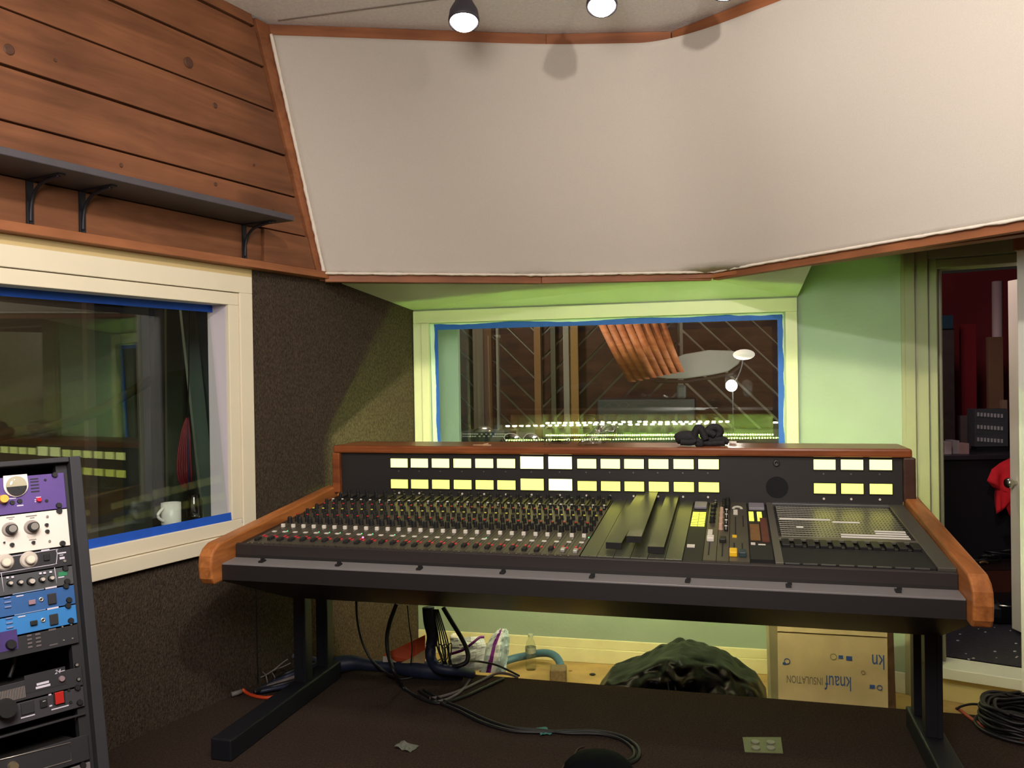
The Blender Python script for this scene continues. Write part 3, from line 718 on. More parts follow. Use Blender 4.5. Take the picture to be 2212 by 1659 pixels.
for (px0, px1, py, r_) in [(1815, 1963, 1155, 1), (1817, 1965, 1163, 0), (1885, 1950, 1144, 3), (1888, 1952, 1150, 2), (1720, 1735, 1141, 4), (1795, 1852, 1123, 7), (1683, 1790, 1119, 8)]:
    u0, _y = deck(px0, py); u1, _y = deck(px1, py); u0 = max(u0, 2.062); u1 = min(u1, 2.498); y = .33+pitch*(r_+.5)
    MB().box(u0, u1, y-pitch*.22, y+pitch*.22, .005, .0062).xf(lambda v: mp(*v)).build('label_strip', labp, con)
for u_ in (2.054, 2.506):
    for r in range(NR):
        put('screw', scr_me, con, mp(u_, .33+pitch*(r+.5), .001), (TILT, 0, 0))
MB().box(2.048, 2.514, SLEN-.03, SLEN+.0, 0, .010).xf(lambda v: mp(*v)).build('top_rail', grey_m, con, bevel=.001)
MB().box(2.048, 2.514, .285, .315, -.001, .008).xf(lambda v: mp(*v)).build('rail', mat('rail_grey', S(110, 106, 96)), con, bevel=.001)
MB().prism([(2.514, .0), (2.568, .0), (2.568, SLEN), (2.505, SLEN)], -.002, .010, lambda p, t: mp(p[0], p[1], t)).build('cheek_plate', mat('cheek', S(86, 84, 78), .45, metal=.4), con, bevel=.002)
for k in range(11):
    u0 = 2.056+k*.0425
    m_ = MB().box(u0, u0+.026, .20, .275, -.012, .012); m_.box(u0+.026, u0+.040, .205, .225, -.012, .004); m_.xf(lambda v: mp(*v)); m_.build('bracket', black2_m, con, bevel=.002)
MB().box(2.050, 2.512, .01, .195, -.02, .002).xf(lambda v: mp(*v)).build('front_well', blackmat_m, con)
for k in range(8): MB().box(2.055+k*.056, 2.10+k*.056, .004, .010, 0, .004).xf(lambda v: mp(*v)).build('edge_clip', grey_m, con)
MB().prism([(.086, .763), (.086, .818), (.098, .822), (.10, .818)], .002, 2.568, vz).build('front_rail', mat('rail_black', S(52, 47, 46), .45, metal=.3), con, bevel=.001)
# --- meter bridge
mbz = thing('meter_bridge', None, None); mbz.parent = con
BV = .95
m_ = MB().box(.03, 2.565, BV, BV+.012, .890, 1.100); m_.box(.03, 2.565, BV+.012, 1.085, .8865, .898)
m_.build('bridge_panel', mat('bridge_black', S(40, 37, 36), .5, metal=.2), mbz, bevel=.001)
MB().box(.03, 2.565, BV+.0125, BV+.016, .90, 1.099).build('back_plate', mat('back_plate', S(150, 158, 128), .5), mbz)
MB().box(-.005, 2.60, .925, 1.215, 1.100, 1.136).build('wood_top', oak_top_m, mbz, bevel=.009)
MB().box(-.01, .03, .925, 1.215, .905, 1.0999).build('wood_end', oak_top_m, mbz, bevel=.006)
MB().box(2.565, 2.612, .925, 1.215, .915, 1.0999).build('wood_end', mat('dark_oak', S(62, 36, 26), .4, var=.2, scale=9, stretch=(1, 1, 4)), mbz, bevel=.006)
def meter_face(name, col, s): return mat(name, S(240, 240, 150), .5, emit=(col, s))
fU = meter_face('meter_upper', (1.0, 1.0, .30), 1.8); fL = meter_face('meter_lower', (1.0, 1.0, .11), 1.35); fB = meter_face('meter_big', (1.0, 1.0, .42), 2.2); fBL = meter_face('meter_big_low', (1.0, .98, .14), 1.5)
can_m = mat('meter_can', S(206, 212, 178), .5)
beadm = mat('bead_lamp', S(255, 255, 220), .5, emit=((.58, 1.0, .15), 290)); barm = mat('lamp_bar', S(220, 255, 140), .5, emit=((1.0, .92, .54), 600))
us = [.336, .440, .547, .656, .764, .870, .993, 1.126, 1.249, 1.356, 1.462, 1.570, 1.679, 1.786, 2.262, 2.370, 2.481]
for i, u in enumerate(us):
    big = i in (6, 7); w = .108 if big else .086
    sl = (u-.336)*.0075
    for row in (0, 1):
        zc = (1.0525 if row == 0 else .952)+sl; hh = .056 if (big and row == 0) else (.052 if big else .042)
        if big: zc += .004
        f = (fB if (big and row == 0) or i == 7 else fBL if big else fU if row == 0 else fL)
        m_ = MB().box(-w/2-.004, w/2+.004, -.005, 0, -hh/2-.004, hh/2+.004, 0); m_.box(-w/2, w/2, -.0075, -.005, -hh/2, hh/2, 1)
        m_.cyl((0, .012, 0), .034 if not big else .042, .09, 14, axis=1, mi=2); m_.box(-.03, .03, .075, .112, -.022, .022, 2)
        if row == 0:
            for sx in (-.026, .026): m_.box(sx-.014, sx+.014, .098, .106, -.040, -.030, 3)
        m_.build('meter', [blackmat_m, f, can_m, barm], mbz, loc=(u, BV, zc))
        m_ = MB().cyl((0, -.003, 0), .0048 if row else .0036, .003, 10, axis=1)
        m_.build('screw', white_pl if row else grey_m, mbz, loc=(u-.004, BV, (.908 if row else 1.013)+sl))
MB().cyl((2.07, BV-.002, .967), .046, .003, 28, axis=1).build('grille', mat('speaker_cloth', S(12, 12, 16), .9), mbz)
MB().lathe((2.069, BV-.006, 1.071), [(.001, 0), (.006, 0), (.006, -.003), (.013, -.003), (.015, .006)], 16, axis=1).build('dial', mat('dial_grey', S(70, 66, 64), .4, metal=.5), mbz)
# string of bead lamps inside the open back of the bridge
m_ = MB()
for k in range(104): m_.ball((.30+k*.019, 1.06, .912+k*.00013), .0062, 6, 4)
m_.build('lamp_string', beadm, mbz)
m_ = MB().box(.28, 2.56, 1.05, 1.07, .898, .906); m_.build('lamp_rail', can_m, mbz)
# wiring and tags behind the blank part of the bridge
m_ = MB(); m_.tube([(1.83, 1.05, .98), (1.95, 1.08, .972), (2.1, 1.06, .968), (2.25, 1.08, .955), (2.4, 1.06, .945)], .004, 6); m_.tube([(1.83, 1.07, .985), (2.0, 1.05, .978), (2.2, 1.06, .985), (2.45, 1.06, .97)], .003, 6)
for u, z in ((1.94, .982), (2.12, .972), (2.3, .985)): m_.box(u-.02, u+.02, 1.06, 1.075, z-.012, z+.012, 1)
m_.build('wiring', [can_m, mat('tag_yellow', S(230, 224, 90), .6)], mbz)
# --- console stand
st = thing('console_stand', 'black steel trestle stand with two long feet under the mixing console', 'stand', tuple(cw(1.28, .5, 0)), crot)
def cpart(mb, name, m, par, **k): mb.xf(lambda v: tuple(cw(*v))); return mb.build(name, m, par, world=True, **k)
for uc in (-.022, 2.605):
    cpart(MB().box(uc-.045, uc+.045, .0, .92, .0, .085), 'foot', stand_m, st, bevel=.006)
    for vv in (.64, .85):
        m_ = MB().box(uc-.032, uc+.028, vv-.03, vv+.03, .085, .4865); m_.box(uc+.010, uc+.028, vv-.034, vv-.03, .085, .4865)
        cpart(m_, 'leg', stand_m, st, bevel=.003)
# --- loose blank plates lying on the deck
def loose(fr, bk, w, lift0, lift1, label):
    a = np.array(fr); b = np.array(bk); d = (b-a)/np.linalg.norm(b-a); L = np.linalg.norm(b-a); n_ = np.array([d[1], -d[0]])
    m_ = MB().box(-w/2, w/2, 0, L, 0, .003); m_.box(-w/2, w/2, -.003, 0, -.02, .003, 1); m_.box(-w/2, w/2, L, L+.003, -.022, .003, 1)
    def f(v):
        p = a+d*v[1]+n_*v[0]; h = lift0+(lift1-lift0)*v[1]/L
        return tuple(cw(*mp(p[0], p[1], h+v[2])))
    m_.xf(f); m_.build('loose_plate', [blank_m, blackmat_m], None, label=label, cat='metal plate', group='loose blanking plates on the console')
def dk(px, py): return np.array(deck(px, py))
loose((dk(1312, 1189)+dk(1340, 1189))/2, (dk(1378, 1082)+dk(1404, 1082))/2, .056, .026, .030, 'loose olive metal plate at the left of three on the console, under a crossing plate')
loose((dk(1357, 1188)+dk(1384, 1194))/2, (dk(1401, 1076)+dk(1420, 1080))/2, .054, .052, .040, 'loose olive metal plate lying askew on top, crossing the plate on its left')
loose((dk(1402, 1198)+dk(1432, 1199))/2, (dk(1444, 1078)+dk(1466, 1078))/2, .056, .026, .026, 'loose olive metal plate lying straight at the right of three on the console')
#@@PART2@@
# ================================================================== TRACK LAMPS
lampb_m = mat('lamp_bulb', S(255, 250, 240), .4, emit=((1.0, .88, .80), 28))
head_m = mat('lamp_head', S(70, 66, 74), .5, metal=.3)
def track_lamp(px, py, dep, label, tilt=(0, -.25, -1)):
    c = CAM+ray(px, py)*dep
    t = thing('track_lamp', label, 'lamp', tuple(c), group='track lamps along the ceiling')
    ax = Vector((-tilt[0], -tilt[1], -tilt[2])).normalized()
    R_ = ax.to_track_quat('Z', 'Y').to_matrix().to_4x4()
    prof = [(.001, -.020), (.026, -.017), (.046, -.006), (.058, .012), (.058, .02)]
    b = MB().lathe((0, 0, 0), prof, 22).xf(lambda v: R_ @ Vector(v)).build('bulb', lampb_m, t)
    MB().lathe((0, 0, 0), [(.057, .012), (.064, .005), (.066, .02), (.060, .06), (.040, .10), (.034, .12), (.001, .125)], 22).xf(lambda v: R_ @ Vector(v)).build('housing', head_m, t)
    top_ = R_ @ Vector((0, 0, .115)); zc = 3.2-c[2]
    MB().tube([(top_[0], top_[1], top_[2]), (top_[0], top_[1]+.0, zc-.02)], .010, 8, sub=1).box(top_[0]-.03, top_[0]+.03, top_[1]-.06, top_[1]+.06, zc-.03, zc).build('yoke', head_m, t)
    return t
track_lamp(1002, 52, 3.5, 'glowing round lamp nearest the middle of the ceiling edge, leftmost of three')
track_lamp(1300, 18, 3.5, 'glowing round lamp in the middle of the three ceiling lamps', (-.05, -.3, -1))
track_lamp(1566, -18, 3.5, 'glowing lamp cut off at the top edge, rightmost of three and above the panel fold', (-.1, -.3, -1))

# ================================================================== EQUIPMENT RACK (left foreground)
ry, rl = math.radians(46), math.radians(12)
RX = np.array([math.cos(ry), math.sin(ry), 0]); RN0 = np.array([math.sin(ry), -math.cos(ry), 0])
RU = np.array([0, 0, math.cos(rl)])-RN0*math.sin(rl); RN = RN0*math.cos(rl)+np.array([0, 0, math.sin(rl)])
R0 = CAM+ray(131, 1021)*1.95
RM = Matrix((Vector(RX), Vector(-RN), Vector(RU))).transposed()
rrot = tuple(RM.to_euler())
def rp(px, py):
    q = hit(px, py, R0, RN)-R0; return q @ RX, q @ RU
rk_m = mat('rack_black', S(30, 29, 33), .6); rk2_m = mat('rack_side', S(36, 35, 40), .7, var=.08, scale=20)
rack = thing('equipment_rack', 'black slanted equipment rack full of audio units at the left edge', 'rack', tuple(R0), rrot)
MB().box(.016, .040, -.02, .42, -.80, .034).build('side_panel', rk2_m, rack, bevel=.002)
MB().box(-.52, -.498, -.02, .42, -.80, .034).build('side_panel', rk2_m, rack, bevel=.002)
MB().box(-.498, .016, -.016, .42, .022, .034).build('top_panel', rk2_m, rack, bevel=.002)
MB().box(-.498, .016, .40, .42, -.80, .022).build('back_panel', rk_m, rack)
MB().box(-.498, .016, .0, .42, -.80, -.775).build('bottom_panel', rk_m, rack)
for x0 in (-.008, -.494): MB().box(x0, x0+.0235, .006, .03, -.77, .022).build('rail', rk_m, rack)
m_ = MB().box(-.498, .040, -.02, .42, -.80, -.79)
# base under the slanted rack
basez = float((R0+RU*-.80)[2])
def rack_local_world(x, y, z): return R0+RX*x-RN*y+RU*z
bb = [rack_local_world(x, y, -.80) for x, y in ((-.52, -.02), (.04, -.02), (.04, .42), (-.52, .42))]
mb = MB(); mb.hexa([(p[0], p[1], 0) for p in bb]+[tuple(p) for p in bb]); mb.build('plinth', rk_m, rack, world=True)
blk_knob = kmesh('rack_screw', .0068, .008, blackmat_m, black2_m, 10)
def unit(z1, z0, fm, name, label, cat='audio unit', depth=.25, x1=.006, x0=-.49):
    t = thing(name, label, cat, tuple(R0+RU*z0), rrot)
    MB().box(x0, x1, -.002, .004, .0008, z1-z0-.0008).build('faceplate', fm, t, bevel=.0008)
    MB().box(x0+.02, x1-.025, .004, depth, .002, z1-z0-.002).build('case', black_m, t)
    t['h'] = z1-z0; t['z0'] = z0; return t
def F(t, px, py):
    x, z = rp(px, py); return x, z-t['z0']
def rface(mb, name, m, t, label=None): return mb.build(name, m, t, label=label)
def rot_out(mb, x, z, y=-.002): return mb.xf(lambda v: (x+v[0], y-v[2], z+v[1]))
def rknob(t, px, py, r, h, m, name='knob', cap=None, seg=16, r2=None):
    x, z = F(t, px, py)
    mb = MB().cyl((0, 0, 0), r, h, seg, r2 or r*.85, 0); mats = [m]
    if cap: mb.cyl((0, 0, h), (r2 or r*.85)*.8, .001, seg, mi=1); mats.append(cap)
    return rot_out(mb, x, z).build(name, mats, t)
def rrect(t, px0, py0, px1, py1, m, name, h=.001):
    xs, zs = zip(*(F(t, a, b) for a, b in ((px0, py0), (px1, py0), (px1, py1), (px0, py1))))
    xa, xb = (xs[0]+xs[3])/2, (xs[1]+xs[2])/2; zb_, za = (zs[0]+zs[1])/2, (zs[2]+zs[3])/2
    return MB().box(xa, xb, -.002-h, -.002, za, zb_).build(name, m, t, bevel=min(.001, h*.3) if h > .002 else 0)
def screws(t, pts):
    for p in pts: rknob(t, *p, .0066, .006, black2_m, 'rack_screw', seg=10)
purple_m = mat('purple_panel', S(84, 60, 128), .5, var=.06, scale=25)
silverp_m = mat('cream_panel', S(226, 216, 206), .4, metal=.1, var=.02, scale=6)
ink_m = mat('print_ink', S(196, 190, 204), .6); inkd_m = mat('print_dark', S(120, 112, 110), .6)
alu_m = mat('aluminium', S(206, 200, 192), .3, metal=.8)
# purple preamp, 2 units high
t = unit(0, -.084, purple_m, 'microphone_preamp', 'purple two-unit preamp with round meter, topmost in the rack')
x, z = F(t, 33, 1046); z -= .0035
poly = [(-.024, .024), (.024, .024), (.025, .0)]+[(.025*math.cos(a), .026*math.sin(a)) for a in [-math.pi*k/12 for k in range(1, 12)]]+[(-.025, 0)]
MB().prism(poly, .0025, .006, lambda p, t_: (x+p[0], -t_, z+p[1])).build('meter_bezel', mat('bezel', S(222, 210, 206), .4), t, bevel=.001)
rot_out(MB().cyl((0, 0, .004), .0205, .003, 24), x, z).build('meter_face', mat('dial_face', S(176, 168, 142), .4), t)
poly = [(.0205*math.cos(a), .0205*math.sin(a)-.0005) for a in [math.pi+math.pi*k/12 for k in range(13)]]
MB().prism(poly, .0091, .0098, lambda p, t_: (x+p[0], -t_, z+p[1]-.002)).build('meter_mask', black2_m, t)
rot_out(MB().lathe((0, 0, .0083), [(.0212, 0), (.0195, .003), (.012, .0055), (.001, .0065)], 24), x, z).build('meter_lens', glass_mat('lens', (1, 1, 1), .06), t)
for i, py in enumerate((1035, 1041, 1048, 1055, 1062)): rrect(t, 64+i*.6, py-1.4, 82+i*.7, py+1.2, black2_m, 'vent_slot', .0006)
rknob(t, 5, 1079, .010, .016, mat('amber', S(236, 176, 70), .4), 'knob'); rknob(t, 26, 1086, .0055, .003, black2_m, 'socket'); rknob(t, 42, 1083, .0055, .003, black2_m, 'socket')
rknob(t, 83, 1080, .0052, .007, mat('red_btn', S(206, 30, 52), .35), 'button'); rrect(t, 74, 1079, 77, 1081, ink_m, 'print'); rrect(t, 74, 1083, 77, 1085, ink_m, 'print')
rrect(t, 77, 1073.5, 88, 1075, ink_m, 'print', .0004); rrect(t, 17, 1076, 34, 1078, ink_m, 'print', .0004); rrect(t, 36, 1091, 50, 1093.5, ink_m, 'print', .0004)
rknob(t, 97, 1037, .003, .002, black2_m, 'panel_screw', seg=8); rknob(t, 100, 1082, .004, .002, black2_m, 'panel_screw', seg=6)
screws(t, [(117, 1026), (126, 1092)])
# cream compressor
t = unit(-.085, -.171, silverp_m, 'compressor', 'cream two-unit compressor with two large black knobs under the purple preamp')
skirt = mat('skirt_grey', S(150, 140, 134), .4)
for px, py in ((21, 1144), (68, 1139)):
    rknob(t, px, py, .0165, .004, skirt, 'knob_skirt', seg=22); rknob(t, px, py, .0105, .022, blackmat_m, 'knob', alu_m, 18, .0098)
for px, py, r in ((101, 1116, .0033), (106, 1169, .0033)): rknob(t, px, py, r, .003, alu_m, 'panel_screw', seg=10)
for px, py, r in ((99.5, 1134, .004), (101, 1148, .0046), (71, 1172, .004), (25, 1177, .0048), (8, 1172, .002)): rknob(t, px, py, r, .006, black2_m, 'toggle', seg=12)
for a in ((13, 1117, 31, 1119), (18, 1121, 27, 1122.5), (55, 1113.5, 79, 1116), (64, 1118, 74, 1120), (62, 1165, 78, 1167)): rrect(t, *a, inkd_m, 'print', .0003)
screws(t, [(127, 1104), (134, 1174)])
# black unit with white knobs
t = unit(-.172, -.216, rk_m, 'equaliser', 'black unit with two large pale grey knobs inside a white outline')
pale = mat('pale_grey_knob', S(186, 176, 166), .4); pale2 = mat('pale_cap', S(220, 208, 188), .4)
for px, py in ((10, 1215), (62, 1209)):
    rknob(t, px, py, .0185, .004, pale, 'knob_skirt', seg=26); rknob(t, px, py, .0105, .016, pale, 'knob', pale2, 20, .0098)
x0, z0 = F(t, 3, 1197); x1, z1 = F(t, 121, 1187); x2, z2 = F(t, 124, 1219)
pts_ = [(-.15, z1-.0015), (x1-.006, z1), (x1-.001, z1-.003), (x1+.001, z1-.009), (x2-.002, z2+.006), (x2-.004, z2+.002), (x2-.010, z2+.001), (-.15, z2+.0005)]
MB().tube([(p[0], -.0022, p[1]) for p in pts_], .0009, 5, sub=3).build('outline', ink_m, t)
rrect(t, 88, 1187, 106, 1190, ink_m, 'print', .0012); rrect(t, 93, 1197, 106, 1211, blackmat_m, 'switch', .004)
for a in ((124, 1193, 142, 1196), (128, 1198.5, 136, 1200), (128, 1203, 139, 1208)): rrect(t, *a, ink_m, 'print', .0005)
rknob(t, 139, 1212, .0035, .003, alu_m, 'panel_screw', seg=8)
# grey channel strip with a green badge
t = unit(-.217, -.259, mat('slate_panel', S(66, 68, 70), .5), 'channel_strip_unit', 'slate grey unit crowded with small pale knobs, green badge at its right end')
for px, py, r in ((20, 1258, .0042), (42, 1256, .0042), (66, 1254, .0062), (89, 1250, .0045), (109, 1247, .0045)):
    rknob(t, px, py+2, r*1.5, .006, blackmat_m, 'knob_skirt', seg=14); rknob(t, px, py+2, r, .014, pale, 'knob', seg=14)
for px, py in ((15, 1248), (26, 1247), (86, 1239), (95, 1238), (108, 1236)): rrect(t, px-3, py-2.4, px+3, py+2.4, ink_m, 'button', .004)
rrect(t, 125, 1235, 144, 1244, mat('green_badge', S(36, 120, 78), .5), 'badge', .001); rrect(t, 125, 1245.5, 138, 1248, ink_m, 'print', .0005)
for a, b in (((2, 1238), (8, 1280)), ((117, 1226), (122, 1261))):
    p, q = F(t, *a), F(t, *b); MB().tube([(p[0], -.0022, p[1]), (q[0], -.0022, q[1])], .0007, 5, sub=1).build('outline', ink_m, t)
screws(t, [(140, 1228), (144, 1256)])
# two blue processors
for k, (z1, z0, col, lab) in enumerate(((-.2605, -.304, S(38, 84, 140), 'dark blue effects unit with a pinkish button, above the brighter blue one'), (-.305, -.3475, S(44, 116, 180), 'bright blue effects unit with a black button, below the darker blue one'))):
    t = unit(z1, z0, mat('blue_panel_%d' % k, col, .5, var=.06, scale=20), 'effects_unit', lab); dy = 44.5*k; dx = 4*k
    rrect(t, 102+dx, 1282+dy, 120+dx, 1305+dy, rk_m, 'switch', .005); rrect(t, 60+dx, 1296+dy, 75+dx, 1306+dy, black2_m if k else mat('pink_btn', S(140, 112, 124), .5), 'button', .006)
    rot_out(MB().lathe((0, 0, 0), [(.0022, .001), (.0030, .003), (.0048, .0025), (.0050, 0)], 16), *F(t, 88+dx, 1295+dy)).build('socket', alu_m, t)
    rknob(t, 88+dx, 1295+dy, .0024, .0006, blackmat_m, 'socket_hole')
    for i in range(3): rrect(t, 7+dx+i, 1289+dy+i*10, 22+dx+i, 1293+dy+i*10, mat('blue_grey_btn', S(104, 122, 168), .5), 'button', .003)
    rrect(t, 34+dx, 1286+dy, 50+dx, 1288.5+dy, ink_m, 'print', .0012); rrect(t, 97+dx, 1267.5+dy, 122+dx, 1271+dy, ink_m, 'print', .0004); rrect(t, 26+dx, 1277+dy, 95+dx, 1279+dy, mat('faint_print', S(120, 140, 176), .6), 'print', .0004)
    screws(t, [(148+dx, 1296+dy), (141+dx*1.2, 1266+dy*.95)])
# dark unit with a violet end
t = unit(-.3495, -.392, rk_m, 'processor', 'near-black unit with a violet left end and small grey keys')
rrect(t, -60, 1368, 38, 1412, mat('violet_panel', S(62, 44, 104), .5, var=.1, scale=20), 'violet_end', .001)
rknob(t, 22, 1392, .0105, .012, black2_m, 'knob')
gk = mat('grey_key', S(92, 84, 86), .5)
for i in range(4):
    rrect(t, 57+i*.8, 1371+i*8.2, 67+i*.8, 1375+i*8.2, gk, 'key', .002); rrect(t, 75+i*.8, 1368+i*8.2, 86+i*.8, 1372+i*8.2, gk, 'key', .002)
rrect(t, 104, 1358, 120, 1362, gk, 'print', .001); rrect(t, 106, 1391, 124, 1393.5, gk, 'print', .0005)
for p in ((134, 1354), (137, 1383), (153, 1349), (156, 1379)): rknob(t, *p, .0022, .002, alu_m, 'panel_screw', seg=6)
# cable hanging in the gap
a = rp(48, 1423); b = rp(34, 1455)
MB().tube([tuple(rack_local_world(a[0], .05, a[1]+.02)), tuple(rack_local_world(a[0]-.004, .05, a[1]-.01)), tuple(rack_local_world(b[0], .05, b[1]-.01))], .0045, 8).build('patch_lead', black2_m, None, label='short black lead hanging in the open gap of the rack', cat='cable')
# recorder marked 24
t = unit(-.444, -.486, mat('graphite_panel', S(36, 35, 38), .55), 'digital_recorder', 'graphite unit marked 24 with a ribbed grille at its left')
rrect(t, 52, 1449, 142, 1488, rk_m, 'display_window', .0008)
m_ = MB()
xa, za = F(t, -40, 1492); xb, zb2 = F(t, 52, 1480)
for i in range(40): m_.box(-.17+i*.003, -.17+i*.003+.0017, -.0045, -.002, .006, .030)
m_.xf(lambda v: (v[0]+(xb-(-.17+.1187)), v[1], v[2])).build('grille', mat('grille_grey', S(112, 104, 100), .5), t)
tx, tz = F(t, 124, 1451)
text_mb('24', .0125, lambda a, b: (tx+a+.25*b, -.0034, tz+b)).build('lettering', ink_m, t)
rrect(t, 129, 1448.5, 139, 1450, ink_m, 'print', .0014)
rrect(t, 78, 1473, 105, 1478, ink_m, 'print', .0014); rrect(t, 76, 1480, 108, 1485, ink_m, 'print', .0014)
rknob(t, 132, 1466, .0065, .007, mat('mauve_knob', S(132, 112, 118), .5), 'knob')
for p in ((164, 1436), (168, 1467)): rknob(t, *p, .0045, .005, black2_m, 'rack_screw', alu_m, 10)
# power unit
t = unit(-.488, -.532, mat('graphite2', S(48, 45, 50), .55), 'power_conditioner', 'graphite unit with a large square red rocker switch')
rrect(t, 117, 1494, 136, 1520, red_m, 'rocker_switch', .006); rrect(t, 114, 1492, 117, 1522, black2_m, 'switch_bezel', .003); rrect(t, 136, 1492, 139, 1521, black2_m, 'switch_bezel', .003)
rrect(t, 85, 1509, 101, 1528, black2_m, 'switch', .004); rrect(t, 90, 1513.5, 97, 1515, ink_m, 'print', .0045)
rrect(t, 44, 1515, 73, 1542, rk_m, 'outlet', .003)
for a in ((104, 1499, 110, 1502), (106, 1523, 112, 1526), (110, 1527, 148, 1529.5), (44, 1546, 75, 1548.5)): rrect(t, *a, ink_m, 'print', .0006)
rknob(t, 9, 1530, .021, .03, black2_m, 'plug', seg=18)
for p in ((148, 1491), (152, 1517)): rknob(t, *p, .0035, .002, black2_m, 'panel_screw', seg=8)
screws(t, [(166, 1485), (171, 1517)])
# open drawer and lower unit
t = unit(-.545, -.551, rk_m, 'rack_shelf', 'thin black shelf lip under the red-switch unit', 'shelf', depth=.3)
t = unit(-.592, -.648, rk_m, 'cassette_deck', 'black deck with a silver outlined window at the bottom of the rack')
m_ = MB(); q = [F(t, *p) for p in ((-60, 1655), (151, 1604), (153, 1642), (-40, 1699))]
m_.tube([(p[0], -.003, p[1]) for p in q]+[(q[0][0], -.003, q[0][1])], .0012, 5, sub=1); m_.build('window_trim', alu_m, t)
rknob(t, 26, 1655, .010, .016, mat('brass_knob', S(180, 164, 130), .3, metal=.8), 'knob')
t = unit(-.652, -.70, mat('grey_panel2', S(104, 98, 98), .5), 'power_amplifier', 'grey panel corner at the very bottom of the rack', depth=.3)
screws(t, [(178, 1652)])

# ================================================================== THINGS ON THE METER BRIDGE
BT = 1.1362
def tp(px, py): return atz(px, py, BT)
def vpl(px, py, v): return hit(px, py, cw(0, v, 0), CV)                    # a point in the console's plane v = const
clear_m = glass_mat('clear_plastic', (.93, .95, .93), .10, .05)
bag_m = glass_mat('bag_plastic', (.86, .88, .84), .16, .18)
# safety glasses
def vworld(px, py, v, dv=0): return tuple(vpl(px, py, v+dv))
sg = thing('safety_glasses', 'clear safety glasses lying on the oak top beside dark spectacles', 'glasses', tuple(vpl(1125, 955, 1.02)))
vg = 1.02
def lens(pts, name, m, par, v, th_=.0025, bulge=.01):
    c = np.mean([vpl(*p, v) for p in pts], axis=0); vs = []; n = len(pts)
    ring = [vpl(*p, v) for p in pts]
    mb = MB(); vs = ring+[c-CV*bulge*.3+(r-c)*.5 for r in ring]+[c-CV*bulge]
    mb.add(vs, [(i, (i+1) % n, n+(i+1) % n, n+i) for i in range(n)]+[(n+i, n+(i+1) % n, 2*n) for i in range(n)], 0, True)
    return mb.build(name, m, par, world=True)
for pts in ([(1094, 951), (1090, 943), (1099, 937), (1112, 938), (1121, 944), (1125, 952), (1116, 955), (1102, 955)], [(1131, 953), (1132, 945), (1138, 938), (1150, 938), (1160, 944), (1163, 952), (1158, 956), (1144, 955)]):
    lens(pts, 'lens', clear_m, sg, vg)
frm = mat('clear_rim', S(196, 200, 190), .2, alpha=1)
MB().tube([vworld(1093, 953, vg), vworld(1089, 943, vg), vworld(1099, 936.5, vg), vworld(1113, 938, vg), vworld(1122, 945, vg), vworld(1127, 953.5, vg), vworld(1131, 946, vg), vworld(1138, 938, vg), vworld(1150, 937, vg), vworld(1161, 943, vg), vworld(1164, 953, vg)], .0017, 6).build('frame', frm, sg, world=True)
MB().tube([vworld(1089, 944, vg), vworld(1086, 949, vg, .06), vworld(1088, 955, vg, .12)], .002, 6).tube([vworld(1163, 945, vg), vworld(1168, 950, vg, .06), vworld(1166, 955, vg, .12)], .002, 6).build('temple', frm, sg, world=True)
# dark spectacles
ds = thing('spectacles', 'dark thin spectacles with olive temple tips on the oak top', 'glasses', tuple(vpl(1210, 957, 1.0)))
MB().tube([vworld(1184, 956, 1.0), vworld(1200, 957.5, .99), vworld(1224, 958, .99), vworld(1231, 954, 1.0), vworld(1236, 949, 1.01), vworld(1240, 946.5, 1.02)], .0018, 6).build('frame', black2_m, ds, world=True)
MB().tube([vworld(1182, 947, 1.0), vworld(1184, 952, 1.0), vworld(1186, 956, .98), vworld(1187, 960.5, .965)], .003, 6).tube([vworld(1176, 949, 1.03), vworld(1177, 957, 1.0), vworld(1176, 960, .985)], .003, 6).build('temple', mat('olive_tip', S(70, 66, 44), .4), ds, world=True)
lens([(1190, 955), (1192, 948), (1206, 946), (1222, 946), (1234, 948), (1228, 955), (1210, 957)], 'lens', glass_mat('dark_lens', (.45, .48, .42), .06), ds, 1.0)
# sticks
for a, b, lab in (((1022, 958.6), (1061, 958.6), 'longer thin wooden stick lying flat on the oak top at the left'), ((1044, 957.5), (1055, 955.6), 'shorter wooden stick propped across the longer one on the oak top')):
    p, q = vpl(*a, .98), vpl(*b, .98); zz = BT+.002+(.004 if a[0] > 1030 else 0)
    MB().tube([(p[0], p[1], zz), (q[0], q[1], zz+(.003 if a[0] > 1030 else 0))], .0022, 6, sub=1).build('wooden_stick', mat('match_wood', S(216, 184, 140), .6), None, label=lab, cat='stick')
